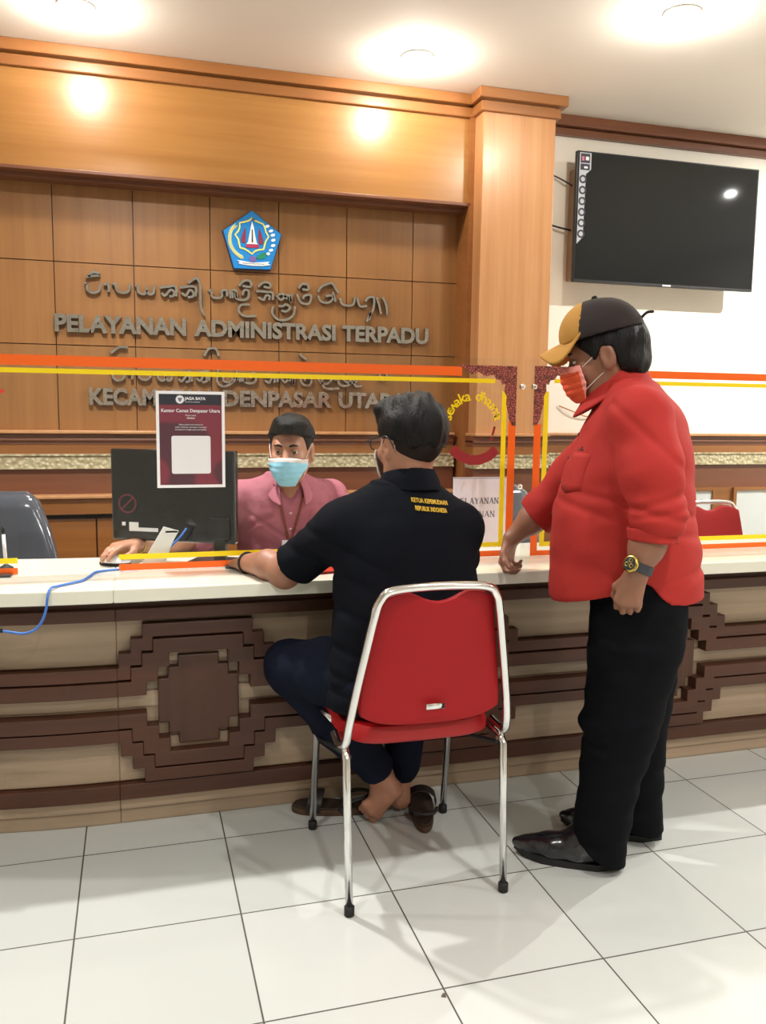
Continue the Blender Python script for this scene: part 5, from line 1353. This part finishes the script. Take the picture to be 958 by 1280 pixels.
        P[:, 0] += np.where(co[:, 1] > 0, .0010, -.0022)
        for v, p in zip(t.data.vertices, P): v.co = p
        t.parent = sh_o
    # hair: fade below, thick on top
    fade = H.hair((-.014, 0, .028), (.1015, .0835, .098), [-.12, -.06, -.03, -.012, .012, .035, .055, .12], [-.072, -.076, -.05, .020, .022, -.012, .05, .075], .0004, 4)
    solid_obj('cropped_hair', fade, H.c - .15, H.c + .15, .004, M_FADE, fr, body)
    top = H.hair((-.012, 0, .038), (.113, .0900, .102), [-.13, -.08, -.03, .02, .06, .12], [-.026, -.022, .002, .012, .050, .072], .0036, 6)
    tuft = H.e((.055, .0, .095), (.062, .075, .040)); wt_ = waves(130, 8, (1, .4, 1))
    solid_obj('hair', lambda P: smin(top(P), tuft(P) + .003 * wt_(P), .03), H.c - .17, H.c + .17, .004, M_HAIR, fr, body)
    # mask and glasses
    face = Solid(); H.build(face); flm = Solid(); flm.add(face, .01); flm.add(H.e((.058, 0, -.060), (.064, .050, .056)), .03)
    def mask(P):
        q = H.loc(P); h, v = q[:, 0], q[:, 2]
        return np.maximum(np.maximum(np.abs(flm(P) - .005) - .0026, v + .012), np.maximum(-.112 - v, .090 - h))
    solid_obj('face_mask', mask, H.c + (-.05, -.13, -.18), H.c + (.16, .15, .05), .0036, mat('white_mask', srgb(222, 214, 210), .8), fr, body)
    ear_loops(body, H, mat('white_elastic', None), (.052, .066, -.018), (.052, .060, -.09))
    gl = MB(); M_GL = mat('black_spectacle_frame', srgb(16, 16, 18), .3)
    for w in (1, -1): gl.tube([H.p(.115, w * .033 + .026 * math.cos(a), .004 + .019 * math.sin(a)) for a in [2 * PI * k / 24 for k in range(24)]], .0020, 6, closed=True)
    gl.tube([H.p(.115, .009, .008), H.p(.119, 0, .011), H.p(.115, -.009, .008)], .0018, 6)
    for w in (1, -1): gl.tube(catmull([H.p(.112, w * .062, .010), H.p(.104, w * .080, .012), H.p(.03, w * .0885, .016), H.p(-.012, w * .094, .018), H.p(-.032, w * .092, .002), H.p(-.040, w * .088, -.018)], 4), .0022, 6)
    go = child_mb('spectacles', gl, M_GL, body)
    eyes(body, H); brows(body, H, M_HAIR)
    # bracelet
    ax_ = np.array(wrL) - np.array((.262, .342, .8215)); ax_ /= np.linalg.norm(ax_); c_ = np.array(wrL) - ax_ * .008
    mb = MB(); u = np.cross(ax_, (0, 0, 1)); u /= np.linalg.norm(u); w = np.cross(ax_, u)
    mb.tube([c_ + (u * math.cos(a) + w * math.sin(a)) * .0315 for a in [2 * PI * k / 28 for k in range(28)]], .0034, 8, closed=True); child_mb('bracelet', mb, mat('black_cord', srgb(20, 20, 20), .6), body)
    return body

# ---------------------------------------------------------------- the clerk behind the shield
def clerk():
    O = Vector((.70, .74, 0)); fr = Matrix.Translation(O) @ Matrix.Rotation(-PI / 2, 4, 'Z')
    SK = skin('light_brown_skin', srgb(178, 128, 100))
    H = Head((.120, .010, 1.128), math.radians(-22), math.radians(4), .94)
    shL, elL, wrL = (.035, .178, .945), (.10, .275, .800), (.285, .120, .808)
    shR, elR, wrR = (.035, -.178, .945), (.120, -.330, .805), (.312, -.526, .828)
    TK = [(.46, -.03, 0, .115, .165), (.55, -.02, 0, .115, .165), (.68, .0, 0, .112, .165), (.80, .02, 0, .112, .178), (.90, .035, 0, .110, .180), (.95, .045, 0, .098, .165), (.99, .055, 0, .078, .12), (1.02, .062, 0, .062, .075)]
    B = Solid(); H.build(B); B.add(cap((.065, .004, .97), (.100, .008, 1.09), .052, .050), .03)
    B.add(loft([(z, a, b, c - .014, d - .014) for z, a, b, c, d in TK]), .04)
    for sh, el, wr in ((shL, elL, wrL), (shR, elR, wrR)):
        B.add(cap((.05, sh[1] * .4, .975), sh, .042, .048), .04); B.chain([sh, el, tuple(np.array(el) * .5 + np.array(wr) * .5 + (0, 0, .005)), wr], [.046, .038, .035, .025], .02)
    hand(B, (.326, -.536, .834), (.62, -.80, -.02), (.0, .0, 1), 1 * -1 * -1, [(.30, .35, .3), (.28, .35, .3), (.32, .4, .3), (.40, .45, .3)], [((.032, .026, -.016), .0125, .011), ((.030, .008, -.010), .011, .0095), ((.022, -.002, -.004), .0095, .008)], .92)
    hand(B, (.292, .112, .806), (.95, -.3, -.08), (0, 0, 1), -1, [(.12, .3, .2)] * 4, [((.034, .024, -.010), .0125, .011), ((.030, .010, -.004), .011, .0095), ((.022, .004, -.002), .0095, .008)], .92)
    for w in (1, -1):
        B.chain([(.0, w * .09, .52), (.20, w * .11, .53), (.19, w * .11, .10)], [.078, .056, .036], .03)
        B.chain([(.175, w * .11, .06), (.22, w * .11, .05)], [.034, .03], .02)
    body = solid_obj('person', B, (-.17, -.66, -.01), (.46, .36, 1.28), .0050, SK, fr)
    tag(body, 'clerk in pink shirt and light blue mask seated behind the counter', 'person')
    # trousers and shoes, below the counter
    T = Solid(); T.add(ell((-.02, 0, .51), (.13, .175, .085)), .02)
    for w in (1, -1): T.chain([(.0, w * .09, .52), (.20, w * .11, .535), (.20, w * .11, .06)], [.088, .068, .056], .03)
    solid_obj('trousers', T, (-.18, -.22, .01), (.31, .22, .63), .008, cloth('dark_trousers', srgb(28, 28, 34), .3, 8), fr, body)
    for w in (1, -1):
        mb = Solid(); mb.chain([(.165, w * .11, .04), (.235, w * .11, .036)], [.04, .034], .02); mb.keep(lambda P: -P[:, 2], .002)
        solid_obj('shoe', mb, (.09, w * .11 - .07, -.02), (.30, w * .11 + .07, .10), .006, mat('black_polished_leather', None), fr, body)
    S = Solid(); S.add(loft(TK + [(1.035, .068, .002, .060, .066)]), .02)
    for sh in (shL, shR): S.add(cap((.05, sh[1] * .35, .985), sh, .044, .056), .05)
    AR = Solid().chain([shR, (.078, -.262, .872), elR, tuple(np.array(elR) * .82 + np.array(wrR) * .18)], [.064, .058, .052, .050], .03)
    AL = Solid().chain([shL, (.07, .235, .872), elL, tuple(np.array(elL) * .75 + np.array(wrL) * .25)], [.064, .058, .052, .050], .03)
    tor = loft(TK); wv = waves(42, 41, (.8, .8, 1.2)); wv2 = waves(95, 42); g = lambda c, s: np.exp(-(c / s) ** 2)
    def folds(P, d):
        f, l, z = P[:, 0], P[:, 1], P[:, 2]
        a = .0030 * wv(P) + .0012 * wv2(P)
        a += .004 * g(z - .86 - .4 * (l + .12), .010) * (l < -.02) + .004 * g(z - .80 + .35 * (l - .1), .010) * (l > 0) + .004 * g(z - .91 - .7 * (np.abs(l) - .16), .010)
        return a
    nR = np.array(wrR) - np.array(elR); nR /= np.linalg.norm(nR); cR = plane(nR, nR @ np.array(elR) + .045)
    nL = np.array(wrL) - np.array(elL); nL /= np.linalg.norm(nL); cL = plane(nL, nL @ np.array(elL) + .045)
    def shirt(P):
        d = smin(smin(S(P), np.maximum(AL(P), cL(P)), .03), np.maximum(AR(P), cR(P)), .03) + folds(P, None)
        nk = ell((.088, .006, 1.045), (.058, .052, .052))(P); vv = cap((.155, .004, 1.01), (.168, .003, .912), .050, .012)(P)
        return np.maximum(np.maximum(d, -nk), -vv)
    PK = cloth('pink_shirt', srgb(168, 102, 114), .35, 11, .85)
    sh_o = solid_obj('shirt', shirt, (-.17, -.44, .44), (.25, .36, 1.07), .0048, PK, fr, body)
    def collar(P):
        f, l, z = P[:, 0] - .090, P[:, 1] - .006, P[:, 2]
        a = np.arctan2(l, f); tilt = z - (1.014 - .024 * np.cos(a)); rr = np.sqrt((f / .066) ** 2 + (l / .064) ** 2)
        prof = np.abs((rr - 1) * .064 + tilt * .62) - .0040
        up = tilt - .024; lo = -tilt - .024 - .040 * np.clip(np.cos(a), 0, 1)
        gap = (.62 - np.abs(a)) * .06 + np.clip(tilt + .01, -1, 0) * .25
        return np.maximum(np.maximum(prof, np.maximum(up, lo)), gap)
    q = solid_obj('collar', collar, (-.03, -.13, .92), (.24, .14, 1.11), .004, PK, fr, None); q.matrix_basis = Matrix.Identity(4); q.parent = sh_o
    def onfront(l, z, f=shirt):
        P = np.array([[.35, l, z]])
        for _ in range(80): P[0, 0] -= float(np.clip(f(P)[0], -.01, .02)) * .7
        return P[0, 0]
    for z in (.90, .84): 
        mb = MB(); mb.lathe([(.0001, .003), (.0055, .003), (.0055, 0)], (onfront(.003, z) - .0005, .003, z), 12, ax=(1, 0, .1)); q = obj('button', mb, mat('pink_button', srgb(214, 170, 176), .4), None, smooth=True); q.parent = sh_o
    # lanyard with card
    M_LAN = mat('brown_lanyard', srgb(120, 62, 48), .7); lp = []
    for w in (1, -1):
        pts = []
        for t in np.linspace(0, 1, 9):
            l = w * (.056 * (1 - t) + .006 * t) + .003; z = 1.005 * (1 - t) + .800 * t; pts.append((onfront(l, z) + .003, l, z))
        mb = MB(); vs = []; fs = []
        for p in pts: vs += [(p[0], p[1] - .005, p[2]), (p[0], p[1] + .005, p[2]), (p[0] + .0015, p[1] + .005, p[2]), (p[0] + .0015, p[1] - .005, p[2])]
        for i in range(len(pts) - 1):
            for k in range(4): fs.append((4 * i + k, 4 * i + (k + 1) % 4, 4 * i + 4 + (k + 1) % 4, 4 * i + 4 + k))
        mb.add(vs, fs); lp.append(child_mb('lanyard', mb, M_LAN, body, False))
    fc = onfront(.003, .76) + .006
    mb = MB(); mb.box(fc, fc + .003, -.027, .033, .715, .800); idc = obj('name_card', mb, M_PAPER, None); idc.parent = lp[0]
    # hair
    fade = H.hair((-.014, 0, .028), (.1025, .0840, .098), [-.12, -.06, -.03, -.012, .012, .036, .052, .12], [-.055, -.058, -.04, .020, .022, -.008, .052, .078], .0004, 4)
    solid_obj('cropped_hair', fade, H.c - .15, H.c + .15, .004, M_FADE, fr, body)
    top = H.hair((-.004, 0, .046), (.110, .0865, .094), [-.13, -.08, -.03, .03, .05, .075, .12], [.004, .014, .040, .050, .060, .074, .080], .0040, 16)
    tuft = H.e((.046, .012, .104), (.064, .064, .034)); wt_ = waves(130, 18, (1, .4, 1))
    solid_obj('hair', lambda P: smin(top(P), tuft(P) + .003 * wt_(P), .03), H.c - .17, H.c + .17, .004, M_HAIR, fr, body)
    face = Solid(); H.build(face); flm = Solid(); flm.add(face, .01); flm.add(H.e((.058, 0, -.062), (.066, .052, .060)), .03)
    def mask(P):
        q = H.loc(P); h, w, v = q[:, 0], q[:, 1], q[:, 2]
        d = np.abs(flm(P) - .006) - .0028 + np.where((v < -.03) & (v > -.10), .0007 * np.sin(v * 300), 0)
        return np.maximum(np.maximum(d, v + .016 + 2.0 * w * w), np.maximum(np.maximum(-.130 - v, np.abs(w) - .078 + .62 * np.clip(-.052 - v, 0, 1)), .050 - h))
    solid_obj('face_mask', mask, H.c + (-.03, -.12, -.16), H.c + (.16, .12, .04), .0034, [mat('blue_mask', srgb(150, 214, 238), .8), mat('white_mask', None)], fr, body,
              split=lambda C: (H.loc(C)[:, 2] > -.030 - 2.0 * H.loc(C)[:, 1] ** 2).astype(int))
    ear_loops(body, H, mat('white_elastic', None), (.056, .066, -.026), (.056, .060, -.09))
    eyes(body, H, (0, -.02)); brows(body, H, M_HAIR)
    ax_ = np.array(wrR) - np.array(elR); ax_ /= np.linalg.norm(ax_); c_ = np.array(wrR) + ax_ * .002; u = np.cross(ax_, (0, 0, 1)); u /= np.linalg.norm(u); w = np.cross(ax_, u)
    mb = MB(); mb.tube([c_ + (u * math.cos(a) + w * math.sin(a)) * .0275 for a in [2 * PI * k / 28 for k in range(28)]], .0026, 8, closed=True); child_mb('bracelet', mb, M_GOLD, body)
    return body
man(); client(); clerk()
